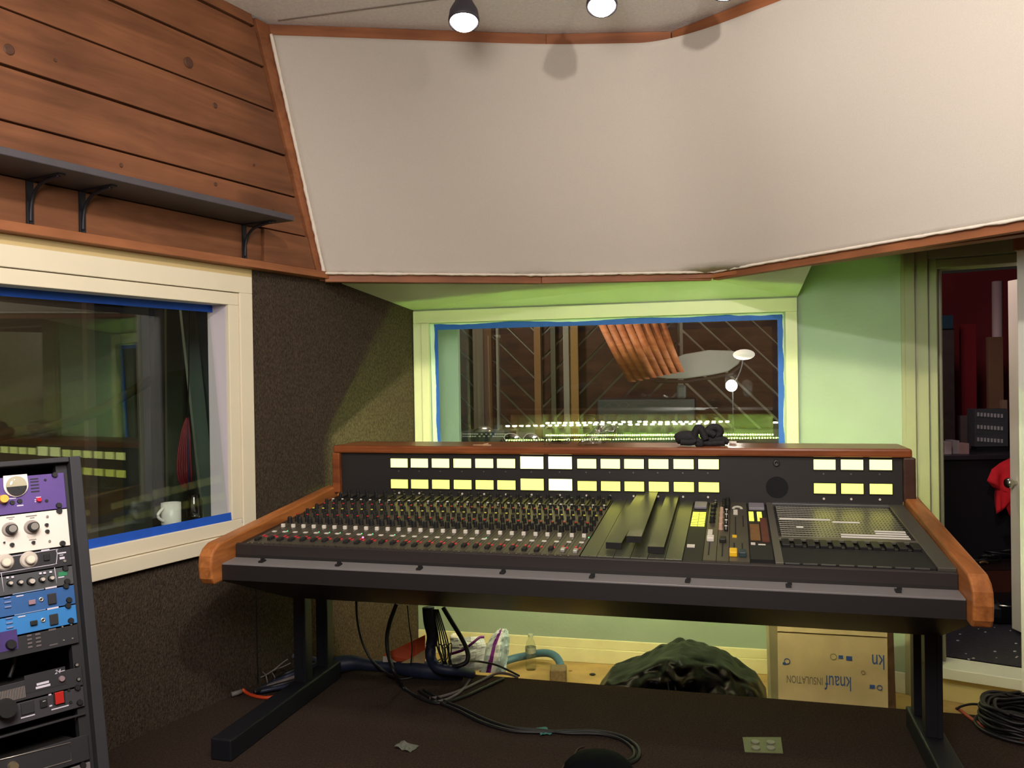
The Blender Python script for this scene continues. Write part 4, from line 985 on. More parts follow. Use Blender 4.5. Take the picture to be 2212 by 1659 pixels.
# crumpled clear bag
def blob(name, outline, v, thick, m, label, cat, seed, amp, nr=7, hgt=None, smooth=True, group=None, sharp=0.0, fq=1.0, dome=False):
    """lumpy body whose front outline is given as photo points standing at console depth v"""
    ring = [vpl(*p, v) for p in outline]; n = len(ring); c = np.mean(ring, axis=0)
    # resample the ring
    R_ = []
    for i in range(n):
        for k in range(5): R_.append(lerp(ring[i], ring[(i+1) % n], k/5))
    n = len(R_); vs = []
    for s_ in (-1, 1):
        for j in range(nr+1):
            t = j/nr
            for i in range(n):
                p = c+(R_[i]-c)*(1-t*t*.98) if t < 1 else c
                dpt = thick*math.sqrt(max(0, 1-(1-t)**2))*s_
                q = p+CV*dpt
                g = q*fq
                nz = noise.noise((g[0]*14+seed, g[1]*14, g[2]*14)); nz2 = noise.noise((g[0]*34, g[1]*34+seed, g[2]*34))
                rid = ((abs(noise.noise((g[0]*20+seed, g[1]*20, g[2]*20)))*2-.6)+.6*(abs(noise.noise((g[0]*44+seed, g[1]*30, g[2]*44)))-.3))*sharp
                q = q+CV*(s_*amp*(nz+.5*nz2+rid)*min(1, t*5+.15))+np.array([0, 0, amp*.6*nz2*min(1, t*5+.3)])
                vs.append(q)
    L = (nr+1)*n; fs = []
    for s_ in (0, 1):
        for j in range(nr):
            for i in range(n):
                a, b = s_*L+j*n+i, s_*L+j*n+(i+1) % n; fs.append((a, b, b+n, a+n))
    mb = MB(); mb.add(vs, fs, 0, smooth)
    me_min = min(v[2] for v in vs)
    return mb.build(name, m, None, label=label, cat=cat, group=group)
blob('plastic_bag', [(1247, 960), (1262, 944), (1278, 932), (1290, 918), (1297, 907), (1312, 916), (1330, 913), (1336, 926), (1333, 940), (1318, 951), (1296, 960), (1270, 962)], 1.04, .06, bag_m, 'crumpled clear plastic bag on the oak top of the console', 'plastic bag', 3.1, .022, sharp=.8)
# black work gloves
glove_m = mat('glove_black', S(26, 25, 27), .75, var=.25, scale=60, bump=.4, bscale=200)
def glove(name, tubes, palm, v, label):
    t = thing(name, label, 'glove', tuple(vpl(*palm[0], v)), group='work gloves on the console top')
    mb = MB()
    for pts, r, dv in tubes: mb.tube([vworld(p[0], p[1], v+dv+(p[2] if len(p) > 2 else 0)) for p in pts], r, 10)
    mb.build('hand', glove_m, t, world=True)
    return t
g = glove('work_glove', [([(1460, 951), (1470, 946), (1490, 944), (1508, 947)], lambda t: .026*(.75+.4*math.sin(math.pi*t)), 0), ([(1498, 952), (1501, 936), (1507, 925), (1513, 926), (1520, 940), (1524, 950)], .017, -.01),
                         ([(1505, 950), (1513, 956), (1512, 961), (1505, 957)], .014, -.05), ([(1470, 955), (1490, 956), (1505, 953)], .014, -.03)], [(1480, 955)], 1.03, 'black work glove with a pale emblem, left one of the pair on the oak top')
x_ = MB()
pp = [vworld(1476+8*math.cos(a)*(.45+.5*k/14), 945+3.2*math.sin(a)*(.45+.5*k/14), 1.03, -.022) for k, a in enumerate([i*.62 for i in range(15)])]
x_.tube(pp, .0011, 5, sub=3).build('emblem', mat('emblem_grey', S(150, 150, 150), .6), g, world=True)
glove('work_glove', [([(1522, 951), (1540, 950), (1558, 950), (1574, 955)], lambda t: .026*(1.1-.6*t), 0), ([(1522, 945), (1530, 930), (1541, 923), (1552, 926), (1555, 935), (1546, 942), (1532, 944)], .018, 0),
                     ([(1518, 940), (1526, 934), (1536, 936), (1544, 941)], .016, -.02), ([(1512, 956), (1530, 958), (1550, 957), (1566, 957)], .013, -.035)], [(1545, 955)], 1.06, 'black work glove folded over, right one of the pair on the oak top')
MB().box(-.017, .017, -.008, .008, 0, .012, c=.004).build('eraser', mat('white_rubber', S(240, 232, 226), .5), None, label='small white block beside the black gloves on the oak top', cat='eraser', loc=(*tp(1583, 959)[:2], BT), rot=(0, 0, -.3))

# ================================================================== UNDER THE CONSOLE
def cable(name, pts, r, m, label, sub=7, seg=8, group=None, cat='cable'):
    return MB().tube([tuple(p) for p in pts], r, seg, sub=sub).build(name, m, None, label=label, cat=cat, group=group)
def fl(px, py, z=.008): return atz(px, py, z)
cab_m = mat('cable_black', S(22, 21, 23), .5); cabg_m = mat('cable_grey', S(108, 98, 98), .5); cabb_m = mat('cable_blue', S(36, 44, 68), .5, var=.2, scale=30)
cable('hanging_cable', [vpl(770, 1298, .93), vpl(772, 1340, .93), vpl(783, 1388, .93), vpl(802, 1425, .92), vpl(828, 1448, .90), fl(858, 1466), fl(895, 1462), fl(925, 1446)], .006, cab_m, 'thin dark cable hanging from the console, leftmost of the hanging ones')
cable('hanging_cable', [vpl(857, 1305, .92), vpl(843, 1342, .90), vpl(836, 1380, .86), vpl(840, 1418, .82), vpl(852, 1452, .76), fl(872, 1486), fl(908, 1508), fl(950, 1519), fl(1000, 1506), fl(1045, 1486), fl(1088, 1466)], lambda t: .011-.004*t, cab_m, 'thick black cable hanging in a loop down to the carpet under the console')
cable('hanging_cable', [vpl(880, 1308, .95), vpl(884, 1350, .95), vpl(890, 1395, .95), vpl(888, 1428, .95), fl(886, 1450)], .003, cab_m, 'very thin black wire hanging before the orange card')
cable('cable_bundle', [vpl(925, 1312, .98), vpl(928, 1345, .98), vpl(934, 1375, .98), vpl(930, 1402, .97), vpl(932, 1425, .95), vpl(948, 1443, .92), vpl(985, 1449, .94), fl(1020, 1456, .03)], lambda t: .030-.008*t, cabb_m, 'thick dark blue bundle of leads dropping from the console to the carpet', seg=12)
cable('cable_bundle', [fl(1000, 1453, .03), fl(950, 1450, .035), fl(900, 1446, .04), fl(850, 1441, .04), fl(800, 1437, .045), fl(760, 1432, .05), fl(715, 1440, .04), fl(670, 1458, .03)], lambda t: .036+.008*math.sin(t*9), cabb_m, 'thick dark blue bundle of leads lying along the carpet behind the stand foot', seg=12)
cable('hanging_cable', [vpl(957, 1312, 1.0), vpl(975, 1342, 1.0), vpl(998, 1380, .99), vpl(1010, 1408, .97), vpl(1009, 1428, .95), vpl(995, 1437, .93), vpl(978, 1440, .93)], .011, cab_m, 'thick black cable slanting from the console towards the striped wrapper')
for k in range(6):
    cable('thin_wire', [vpl(931+3*k, 1316, .97+.004*k), vpl(940+4*k, 1360, .98), vpl(946+5*k+rnd.uniform(-3, 3), 1400+rnd.uniform(-6, 6), .97), vpl(955+4*k+rnd.uniform(-4, 4), 1432, .95), fl(962+5*k, 1452+k)], .0036, cab_m, 'thin black wire fanning down beside the dark blue bundle', group='thin wires beside the blue bundle', seg=6)
for k in range(4):
    a = rnd.uniform(0, 9)
    cable('thin_wire', [vpl(938+8*k, 1385+5*k, 1.0), vpl(948+9*k, 1402-4*k, 1.0), vpl(955+6*k, 1420, .99), vpl(944+8*k, 1430, .98), vpl(960+5*k, 1440, .96)], .0030, mat('wire_olive', S(70, 68, 50), .5), 'thin olive wire curling against the white wrapper', group='curling olive wires', seg=6)
cable('grey_cable', [fl(928, 1509), fl(960, 1503), fl(1000, 1489), fl(1040, 1470), fl(1072, 1455), fl(1098, 1456), fl(1118, 1463)], .0065, cabg_m, 'grey cable running back across the carpet towards the water bottle')
cable('grey_cable', [fl(935, 1517), fl(965, 1511), fl(995, 1494), fl(1012, 1472), fl(1024, 1452)], .0065, cabg_m, 'grey cable curving up to the dark blue bundle')
cable('grey_cable', [vpl(1010, 1428, .97), fl(1035, 1429, .05), fl(1070, 1436, .04), fl(1100, 1449, .02), fl(1122, 1460)], .005, cab_m, 'black cable arching in front of the striped wrapper')
cable('black_cable', [fl(905, 1492), fl(945, 1516), fl(990, 1535), fl(1040, 1560), fl(1100, 1578), fl(1160, 1582), fl(1220, 1580), fl(1290, 1580), fl(1345, 1592), fl(1378, 1615), fl(1376, 1640), fl(1340, 1654), fl(1300, 1662)], .0075, cab_m, 'long black cable snaking forward over the carpet, outer of the pair')
cable('black_cable', [fl(915, 1490), fl(955, 1512), fl(1000, 1531), fl(1050, 1554), fl(1105, 1572), fl(1165, 1577), fl(1225, 1584), fl(1295, 1586), fl(1340, 1597), fl(1367, 1618), fl(1366, 1638), fl(1335, 1650)], .0065, cab_m, 'long black cable snaking forward over the carpet, inner of the pair')
cable('thin_wire', [fl(1262, 1612), fl(1248, 1618), fl(1238, 1634), fl(1222, 1650), fl(1212, 1664)], .003, mat('wire_brown', S(62, 44, 36), .5), 'short thin brown wire on the carpet near the bottom edge')
q = fl(1292, 1662, 0)
MB().lathe((0, 0, 0), [(.001, .05), (.05, .048), (.10, .034), (.125, .012), (.13, 0)], 24).build('cable_drum', mat('drum_black', S(9, 9, 15), .8, spec=.1), None, label='dark domed object at the bottom edge where the black cables end', cat='cable drum', loc=(float(q[0]), float(q[1]), 0))
# left tangle
cable('extension_lead', [fl(524, 1489, .02), fl(532, 1496), fl(548, 1503), fl(575, 1507), fl(602, 1502), fl(628, 1490), fl(650, 1478)], .008, mat('orange_cord', S(206, 70, 32), .5), 'orange cord curving from the wall to the left stand leg')
cable('plug', [fl(500, 1500, .015), fl(512, 1497, .015), fl(522, 1493, .018)], .011, mat('plug_grey', S(120, 118, 112), .5), 'grey plug on the carpet at the wall beside the orange cord', cat='plug', sub=1)
wgrey = mat('wire_grey', S(124, 116, 116), .5)
cable('wire_loop', [fl(578, 1480, .01), fl(575, 1462, .05), vpl(566, 1450, .80), vpl(556, 1444, .80), vpl(545, 1446, .80), vpl(541, 1454, .80), vpl(548, 1462, .78), vpl(564, 1463, .78), vpl(590, 1448, .80), vpl(610, 1432, .84), vpl(622, 1424, .86)], .0032, wgrey, 'thin grey wire curled into a small loop left of the stand')
cable('wire_loop', [fl(590, 1478, .01), fl(594, 1465, .03), vpl(588, 1452, .82), vpl(596, 1446, .84), vpl(612, 1440, .86), vpl(628, 1432, .88)], .003, wgrey, 'thin grey wire standing upright left of the stand')
for k in range(5):
    cable('cable_bundle', [fl(545+4*k, 1497-2*k, .012+.012*(k % 2)), fl(580+3*k, 1490-5*k, .02), fl(620, 1482-7*k, .02+.01*k), fl(665, 1470-8*k, .02+.012*k), fl(700, 1462-7*k, .02)], .010, [cabb_m, cab_m, cabg_m, cabb_m, cab_m][k], ['lowest dark blue lead of the tangle by the left wall', 'lower black lead of the tangle by the left wall', 'grey lead in the middle of the tangle by the left wall', 'upper dark blue lead of the tangle by the left wall', 'top black lead of the tangle by the left wall'][k])
cable('hose', [vpl(604, 1438, .95), vpl(612, 1425, .98), vpl(628, 1418, 1.0), vpl(655, 1418, 1.0), vpl(680, 1425, 1.0), vpl(700, 1436, .98)], .013, mat('hose_grey_blue', S(96, 108, 124), .5), 'grey-blue lead arching above the tangle behind the left stand leg')
# orange card
pts = [vpl(834, 1432, 1.0), vpl(918, 1432, 1.02), vpl(918, 1372, 1.06), vpl(880, 1390, 1.05), vpl(842, 1408, 1.03), vpl(828, 1414, 1.0)]
oc = thing('orange_folder', 'orange card folder leaning behind the blue bundle under the console', 'folder', tuple(pts[0]))
MB().add([p for p in pts]+[p+CV*.006 for p in pts], [(0, 1, 2, 3, 4, 5), (11, 10, 9, 8, 7, 6)]+[(i, (i+1) % 6, 6+(i+1) % 6, 6+i) for i in range(6)]).build('cover', mat('orange_card', S(206, 84, 38), .6, var=.06, scale=14), oc, world=True)
pts = [vpl(866, 1432, .99), vpl(916, 1434, .99), vpl(918, 1404, 1.005), vpl(895, 1418, 1.0)]
MB().add(pts+[p+CV*.006 for p in pts], [(0, 1, 2, 3), (7, 6, 5, 4)]+[(i, (i+1) % 4, 4+(i+1) % 4, 4+i) for i in range(4)]).build('page', mat('buff_page', S(196, 172, 120), .7), oc, world=True)
pts = [vpl(827, 1430, .98), vpl(856, 1431, .98), vpl(846, 1424, .985), vpl(838, 1418, .985), vpl(827, 1418, .985)]
MB().add(pts+[p+CV*.004 for p in pts], [(0, 1, 2, 3, 4), (9, 8, 7, 6, 5)]+[(i, (i+1) % 5, 5+(i+1) % 5, 5+i) for i in range(5)]).build('paper_scrap', white_pl, None, label='white paper scrap beside the orange folder', cat='paper')
# wrapper with a violet stripe
def sheet(name, left, right, v0, v1, cols_, mats, label, cat, bulge=.04, seed=1, nrow=14):
    """upright bent sheet between two edges given as photo points; cols_ = widths of coloured bands"""
    def along(path, t):
        n = len(path)-1; i = min(int(t*n), n-1); f = t*n-i
        return (path[i][0]+(path[i+1][0]-path[i][0])*f, path[i][1]+(path[i+1][1]-path[i][1])*f)
    cuts = [0]; tot = sum(cols_)
    for c in cols_: cuts.append(cuts[-1]+c/tot)
    xs = []; mi = []
    for k in range(len(cols_)):
        for j in range(4): xs.append(cuts[k]+(cuts[k+1]-cuts[k])*j/4); mi.append(k)
    xs.append(1.0); vs = []
    for r in range(nrow+1):
        t = r/nrow; a, b = along(left, t), along(right, t)
        for x in xs:
            px, py = a[0]+(b[0]-a[0])*x, a[1]+(b[1]-a[1])*x
            v = v0+(v1-v0)*t-bulge*math.sin(math.pi*x)+.012*noise.noise((x*5+seed, t*6, seed))
            vs.append(vpl(px, py, v))
    n = len(xs); mb = MB()
    for r in range(nrow):
        for i in range(n-1): mb.add([vs[r*n+i], vs[r*n+i+1], vs[(r+1)*n+i+1], vs[(r+1)*n+i]], [(0, 1, 2, 3)], mi[i], False)
    o = mb.build(name, mats, None, label=label, cat=cat); s_ = o.modifiers.new('t', 'SOLIDIFY'); s_.thickness = .003; return o
wr1 = mat('wrap_white', S(214, 222, 224), .5); wr2 = mat('wrap_violet', S(112, 26, 130), .5); wr3 = mat('wrap_clear', S(172, 196, 204), .35, var=.1, scale=30); wr0 = mat('wrap_bluewhite', S(190, 200, 206), .5)
sheet('striped_wrapper', [(1036, 1452), (1044, 1420), (1052, 1392), (1066, 1370), (1080, 1358)], [(1092, 1456), (1096, 1425), (1100, 1395), (1100, 1372), (1094, 1358)], 1.36, 1.44, (.26, .16, .20, .38), [wr0, wr2, wr1, wr3], 'white wrapper with a violet stripe standing behind the platform edge', 'wrapper', .05, 2)
sheet('white_packet', [(966, 1446), (968, 1425), (974, 1402), (972, 1379)], [(1040, 1448), (1046, 1420), (1050, 1395), (1042, 1374)], 1.34, 1.40, (.5, .5), [wr1, wr0], 'crumpled white packet with a violet band behind the hanging black cable', 'packet', .06, 5)
cable('ribbon', [vpl(968, 1414, 1.28), vpl(1000, 1404, 1.265), vpl(1022, 1388, 1.28), vpl(1036, 1377, 1.31), vpl(1046, 1376, 1.32)], .007, wr2, 'violet band draped over the white packet', cat='ribbon')
t = thing('paper_roll', 'white paper roll standing behind the hanging black cable', 'paper roll', tuple(vpl(986, 1440, 1.5)))
c = vpl(986, 1436, 1.5); MB().lathe(tuple(c), [(.034, 0), (.034, .16), (.030, .165), (.012, .165), (.012, .10)], 20).build('roll', white_pl, t, world=True)
# water bottle on the lower floor
c = cw(*[0, 0, 0]); q = vpl(1147, 1454, 1.93); c = np.array([q[0], q[1], LOW])
wb = thing('water_bottle', 'clear plastic water bottle with a label on the lower floor by the skirting', 'bottle', tuple(c))
bot_m = glass_mat('bottle_plastic', (.93, .96, .93), .10, .05)
prof = [(.001, .0), (.028, 0), (.031, .008), (.031, .03), (.029, .036), (.031, .042), (.031, .058), (.029, .064), (.031, .07), (.031, .095), (.031, .135), (.029, .145), (.022, .165), (.013, .182), (.012, .19)]
MB().lathe((0, 0, 0), prof, 20).build('body', bot_m, wb); MB().cyl((0, 0, .19), .0145, .016, 16).build('cap', mat('cap_pale', S(176, 190, 170), .4), wb)
MB().lathe((0, 0, 0), [(.0316, .10), (.0316, .132)], 20).build('label', mat('bottle_label', S(190, 196, 180), .5, col2=S(60, 72, 66), scale=18), wb)
cable('hose', [vpl(1092, 1428, 1.85), vpl(1115, 1421, 1.9), vpl(1140, 1416, 2.0), vpl(1165, 1411, 2.0), vpl(1188, 1412, 1.95), vpl(1204, 1422, 1.88), vpl(1213, 1441, 1.8)], .022, mat('hose_blue', S(70, 108, 132), .5), 'thick blue hose arching behind the water bottle', cat='hose', seg=12)
q = vpl(1206, 1452, 1.72)
MB().box(-.045, .045, -.05, .05, 0, .10, c=.008).build('foam_block', mat('foam_brown', S(112, 96, 70), .9, var=.2, scale=60), None, label='brown foam block on the lower floor at the end of the blue hose', cat='foam block', loc=(float(q[0]), float(q[1]), LOW), rot=(0, 0, -.1))
q = vpl(1195, 1466, 1.45)
MB().cyl((0, 0, 0), .055, .10, 20, .05).build('paper_cup', mat('cup_cream', S(214, 196, 170), .6), None, label='cream round tub half hidden behind the platform edge beside the foam block', cat='tub', loc=(float(q[0]), float(q[1]), LOW))
# scraps on the lower floor
for px, py, r, lab in ((1290, 1428, .012, 'dark crumb by the skirting, left of the bin bag'), (1316, 1428, .007, 'tiny dark crumb against the skirting left of the bin bag'), (1280, 1459, .016, 'dark flat scrap on the tan floor left of the bin bag'), (1232, 1450, .010, 'pale crumb right of the foam block')):
    q = atz(px, py, LOW)
    MB().ball((0, 0, r*.4), r, 8, 5, sz=(1.2, .8, .4)).build('floor_scrap', tan_m if 'pale' in lab else blackmat_m, None, label=lab, cat='scrap', loc=tuple(map(float, q)))
# bin bag
bag = mat('bin_bag', S(5, 5, 6), .34, spec=.14, bump=.9, bscale=8)
blob('bin_bag', [(1296, 1478), (1318, 1452), (1345, 1446), (1375, 1436), (1412, 1418), (1445, 1404), (1472, 1394), (1505, 1402), (1545, 1415), (1578, 1432), (1600, 1452), (1636, 1470), (1656, 1500), (1640, 1545), (1560, 1560), (1450, 1560), (1350, 1548), (1300, 1520)], 1.55, .26, bag, 'glossy black bin bag slumped on the lower floor behind the platform', 'bin bag', 5.5, .036, nr=30, sharp=.9, smooth=True, fq=.46, dome=True)
# cardboard carton printed upside down
V0 = 1.42
ca, cb = vpl(1680, 1420, V0), vpl(1917, 1420, V0); ux = (cb-ca); ux[2] = 0; wdt = np.linalg.norm(ux); ux /= wdt; vy = np.array([-ux[1], ux[0], 0])
vy = vy if vy[1] > 0 else -vy
ztop = float(vpl(1800, 1345, V0)[2]); hb = ztop-LOW
ang = math.atan2(ux[1], ux[0])
carton = thing('cardboard_carton', 'worn cardboard carton with blue upside-down print beside the bin bag', 'carton', (float(ca[0]), float(ca[1]), LOW), (0, 0, ang))
card_m = mat('cardboard', S(226, 208, 160), .8, var=.10, scale=7, bump=.25, bscale=9); card2_m = mat('cardboard_torn', S(120, 92, 66), .9, var=.35, scale=16, bump=.5, bscale=24)
DB = .34
MB().box(0, wdt, -.002, .004, 0, hb).build('front_side', card_m, carton); MB().box(0, .004, .004, DB, 0, hb).build('left_side', card_m, carton)
MB().box(wdt-.004, wdt, .004, DB, 0, hb).build('right_side', card_m, carton); MB().box(.004, wdt-.004, DB-.004, DB, 0, hb).build('back_side', card_m, carton)
MB().box(.004, wdt-.004, .004, DB-.004, 0, .006).build('bottom', card_m, carton)
m_ = MB(); m_.hexa([(.0, -.005, hb-.055), (wdt, -.005, hb-.052), (wdt, -.002, hb-.052), (.0, -.002, hb-.055), (.0, -.003, hb), (wdt, -.003, hb), (wdt, 0, hb), (0, 0, hb)]).build('flap', card_m, carton)
m_ = MB(); m_.hexa([(-.03, .0, 0), (0, -.0, 0), (0, .02, 0), (-.045, .05, 0), (-.04, .0, hb), (0, .0, hb), (0, .02, hb), (-.05, .06, hb)]).build('side_flap', mat('cardboard_grey', S(150, 144, 108), .85, var=.12, scale=8), carton)
m_ = MB(); m_.hexa([(wdt, .0, 0), (wdt+.042, .03, 0), (wdt+.04, .06, 0), (wdt, .02, 0), (wdt, .0, hb), (wdt+.030, .02, hb-.01), (wdt+.03, .05, hb-.01), (wdt, .02, hb)]).build('torn_edge', card2_m, carton)
blue_ink = mat('blue_print', S(66, 104, 178), .7); grey_ink = mat('grey_print', S(158, 148, 112), .8)
def cxz(px, py):
    p = vpl(px, py, V0)-np.array([ca[0], ca[1], 0]); return float(p @ ux), float(p[2]-LOW)
def ctext(txt, px, py, size, m, sx=1.0, up=False):
    x, z = cxz(px, py); s_ = 1 if up else -1
    text_mb(txt, size, lambda a, b: (x+s_*a*sx, -.0024, z+s_*b)).build('lettering', m, carton)
ctext('knauf', 1811, 1474, .100, blue_ink, .55); ctext('INSULATION', 1738, 1468, .052, mat('grey_print2', S(120, 116, 100), .8), .55)
ctext('kn', 1897, 1428, .10, blue_ink, .62)
def cdot(px, py, r, m=blue_ink, ring=False):
    x, z = cxz(px, py)
    if ring: MB().tube([(x+r*math.cos(a), -.0024, z+r*math.sin(a)) for a in [i*.7 for i in range(10)]], .0018, 4, sub=2).build('print', m, carton)
    else: MB().box(x-r, x+r, -.003, -.002, z-r*.8, z+r*.8).build('print', m, carton)
cdot(1800, 1418, .014, grey_ink, True); cdot(1816, 1419, .010); cdot(1834, 1422, .013); cdot(1700, 1428, .013, ring=True); cdot(1694, 1433, .007)
cdot(1884, 1483, .011); cdot(1900, 1485, .011, ring=True); cdot(1864, 1452, .008, grey_ink, True)
# socket plate and litter on the carpet
pa = [fl(1604, 1592, .004), fl(1687, 1592, .004), fl(1692, 1627, .004), fl(1609, 1624, .004)]
op = thing('floor_outlet', 'brass-grey floor outlet plate set in the carpet under the console', 'outlet', tuple((pa[0]+pa[2])/2))
MB().hexa([p-np.array([0, 0, .004]) for p in pa[::-1]][::-1]+pa).build('plate', mat('plate_metal', S(120, 118, 92), .4, metal=.6), op, world=True, bevel=.001)
for px, py in ((1632, 1603), (1665, 1604), (1633, 1616), (1665, 1616)):
    q = fl(px, py, .004); MB().cyl(tuple(q), .016, .004, 16).build('socket', mat('socket_ivory', S(150, 148, 132), .5), op, world=True)
def scrap(name, px, py, w, d, m, label, cat, seed, amp=.006):
    q = fl(px, py, 0); vs = []; n = 6
    for i in range(n+1):
        for j in range(n+1):
            x, y = (i/n-.5)*w, (j/n-.5)*d; k = 1+.3*noise.noise((x*40+seed, y*40, seed))
            vs.append((x*k, y*k, .004+amp*abs(noise.noise((x*50, y*50+seed, seed)))*2))
    o = MB().add(vs, [(i*(n+1)+j, (i+1)*(n+1)+j, (i+1)*(n+1)+j+1, i*(n+1)+j+1) for i in range(n) for j in range(n)]).build(name, m, None, label=label, cat=cat, loc=(float(q[0]), float(q[1]), 0), rot=(0, 0, seed))
    s_ = o.modifiers.new('t', 'SOLIDIFY'); s_.thickness = .002
scrap('tape_scrap', 1175, 1583, .042, .07, mat('teal_tape', S(62, 132, 124), .6), 'teal tape scrap stuck over the black cables on the carpet', 'tape', .2)
scrap('plastic_scrap', 877, 1617, .055, .08, mat('film', S(110, 112, 100), .4), 'crumpled translucent plastic scrap on the carpet', 'plastic scrap', 1.1, .012)
# right: cords and coil
cable('extension_lead', [fl(2066, 1530, .006), fl(2078, 1537, .006), fl(2096, 1551, .006), fl(2125, 1569, .006), fl(2160, 1582, .006), fl(2190, 1594, .006), fl(2225, 1614, .006), fl(2260, 1640, .006)], .0075, mat('orange_cord_dull', S(178, 78, 52), .5), 'dull orange cord running over the carpet at the right edge')
cable('black_cable', [fl(2066, 1532, .01), fl(2076, 1526, .02), fl(2098, 1521, .025), fl(2122, 1523, .02), fl(2140, 1531, .01)], .005, cab_m, 'thin black cable arching in front of the doorway step')
cc = fl(2215, 1578, 0); k_ = 0
for i in range(22):
    r = .17-.014*(i % 5)+rnd.uniform(-.012, .012); zc = .012+.009*(i//2); a0 = rnd.uniform(0, 6)
    MB().tube([(cc[0]+rnd.uniform(-.006, .006)+r*math.cos(a0+j*math.pi/8), cc[1]+.9*r*math.sin(a0+j*math.pi/8), zc+.006*math.sin(j*1.7+i)) for j in range(17)], .007, 6, sub=3).build('coil_turn', cab_m, k_ or None, world=bool(k_)) if k_ else None
    if not k_:
        k_ = thing('cable_coil', 'thick coil of black cable on the carpet by the doorway', 'cable coil', tuple(cc))
        MB().tube([(cc[0]+r*math.cos(a0+j*math.pi/8), cc[1]+.9*r*math.sin(a0+j*math.pi/8), zc) for j in range(17)], .007, 6, sub=3).build('coil_turn', cab_m, k_, world=True)

# ================================================================== ROOM BEYOND THE DOOR
def ay(px, py, Y): return aty(px, py, Y)
def slab(fn4, name, m, **k): pass
hall_fl = mat('hall_carpet', S(44, 42, 54), .9, var=.35, scale=60, bump=.5, bscale=90)
mb = MB(); mb.hexa(boxf(dw, .3, 5.0, .14, 4.4, LOW, -.07)); struct('floor.002', mb, hall_fl)
mb = MB(); mb.hexa(boxf(dw, .25, 5.0, 3.3, 3.4, -.07, 2.3)); struct('wall_hall', mb, mat('hall_red', S(150, 32, 42), .7, var=.1, scale=3))
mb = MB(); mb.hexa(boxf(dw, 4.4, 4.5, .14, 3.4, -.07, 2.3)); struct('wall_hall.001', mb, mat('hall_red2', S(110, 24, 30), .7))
mb = MB(); mb.hexa(boxf(dw, .25, 4.5, .15, 3.3, 2.33, 2.4)); struct('ceiling.001', mb, mat('hall_ceiling', S(120, 112, 124), .8))
def box_at(px0, px1, py0, py1, Y, dep, name, m, label, cat, zmin=None, bevel=.003, parent=None, c=0):
    a, b = ay(px0, py0, Y), ay(px1, py1, Y)
    z0 = b[2] if zmin is None else zmin
    return MB().box(a[0], b[0], Y, Y+dep, z0, a[2]).build(name, m, parent, label=label, cat=cat, bevel=bevel, world=bool(parent))
# dark cabinet
cabm = mat('cabinet_dark', S(26, 22, 28), .5)
hc = thing('dark_cabinet', 'tall black cabinet standing beyond the doorway', 'cabinet', tuple(ay(2100, 1225, 5.55)))
a, b = ay(2006, 984, 5.55), ay(2260, 1215, 5.55)
MB().box(a[0], b[0], 5.55, 6.1, -.07, a[2]-.03).build('body', cabm, hc, world=True); MB().box(a[0]-.02, b[0]+.02, 5.52, 6.2, a[2]-.03, a[2]).build('top', mat('cabinet_top', S(52, 46, 54), .4), hc, world=True, bevel=.004)
CT = float(a[2])
def on_cab(px0, px1, py0, py1, Y, dep, **k): return box_at(px0, px1, py0, py1, Y, dep, zmin=CT+.0005, **k)
pinkw = mat('small_box_white', S(206, 186, 190), .6); 
on_cab(2041, 2056, 955, 980, 5.60, .10, name='small_carton', m=pinkw, label='small white carton at the left of a row on the black cabinet', cat='carton', bevel=.002)
on_cab(2058, 2073, 952, 980, 5.62, .10, name='small_carton', m=mat('small_box_grey', S(186, 178, 184), .6), label='small white carton in the middle of a row on the black cabinet', cat='carton', bevel=.002)
on_cab(2074, 2094, 958, 980, 5.60, .10, name='small_carton', m=mat('small_box_pink', S(196, 160, 158), .6), label='small pinkish carton at the right of a row on the black cabinet', cat='carton', bevel=.002)
on_cab(2022, 2036, 960, 980, 5.66, .08, name='small_device', m=black2_m, label='small black device left of the white cartons on the cabinet', cat='device')
on_cab(2014, 2064, 710, 970, 5.9, .25, name='foam_column', m=mat('foam_grey', S(72, 62, 60), .9, var=.15, scale=20), label='tall grey-brown foam column on the black cabinet', cat='foam column')
q = ay(2038, 712, 5.9); a, b = ay(2014, 682, 5.89), ay(2057, 710, 5.89)
MB().box(a[0], b[0], 5.88, 6.16, b[2]+.001, a[2]).build('teal_box', mat('teal', S(34, 66, 84), .6), None, label='small teal box on top of the grey-brown foam column', cat='box')
on_cab(2076, 2106, 898, 970, 5.98, .06, name='metal_sheet', m=mat('panel_greypink', S(110, 94, 94), .7), label='grey metal sheet standing behind the cartons, left of the jack field', cat='metal sheet')
jf = thing('jack_field', 'grey rack panel with three rows of small white jacks on the black cabinet', 'jack panel', tuple(ay(2140, 980, 5.75)))
for r in range(3):
    a, b = ay(2106, 884+r*27, 5.75), ay(2178, 910+r*27, 5.75)
    MB().box(a[0], b[0], 5.75, 5.85, b[2], a[2]).build('panel', mat('jack_panel', S(78, 78, 84), .5), jf, world=True, bevel=.002)
    for k in range(8):
        a, b = ay(2111+k*7.3, 891+r*27+k*.5, 5.748), ay(2114.5+k*7.3, 899+r*27+k*.5, 5.748)
        MB().box(a[0], b[0], 5.742, 5.75, b[2], a[2]).build('jack', mat('jack_white', S(190, 186, 190), .5), jf, world=True)
a, b = ay(2108, 965, 5.77), ay(2178, 983, 5.77); MB().box(a[0], b[0], 5.77, 5.83, CT+.0005, a[2]).build('foot', rk_m, jf, world=True)
on_cab(2136, 2170, 728, 985, 6.05, .04, name='cardboard_sheet', m=mat('card_brown', S(128, 92, 68), .8, var=.1, scale=8), label='tall brown cardboard sheet leaning behind the jack panel', cat='cardboard')
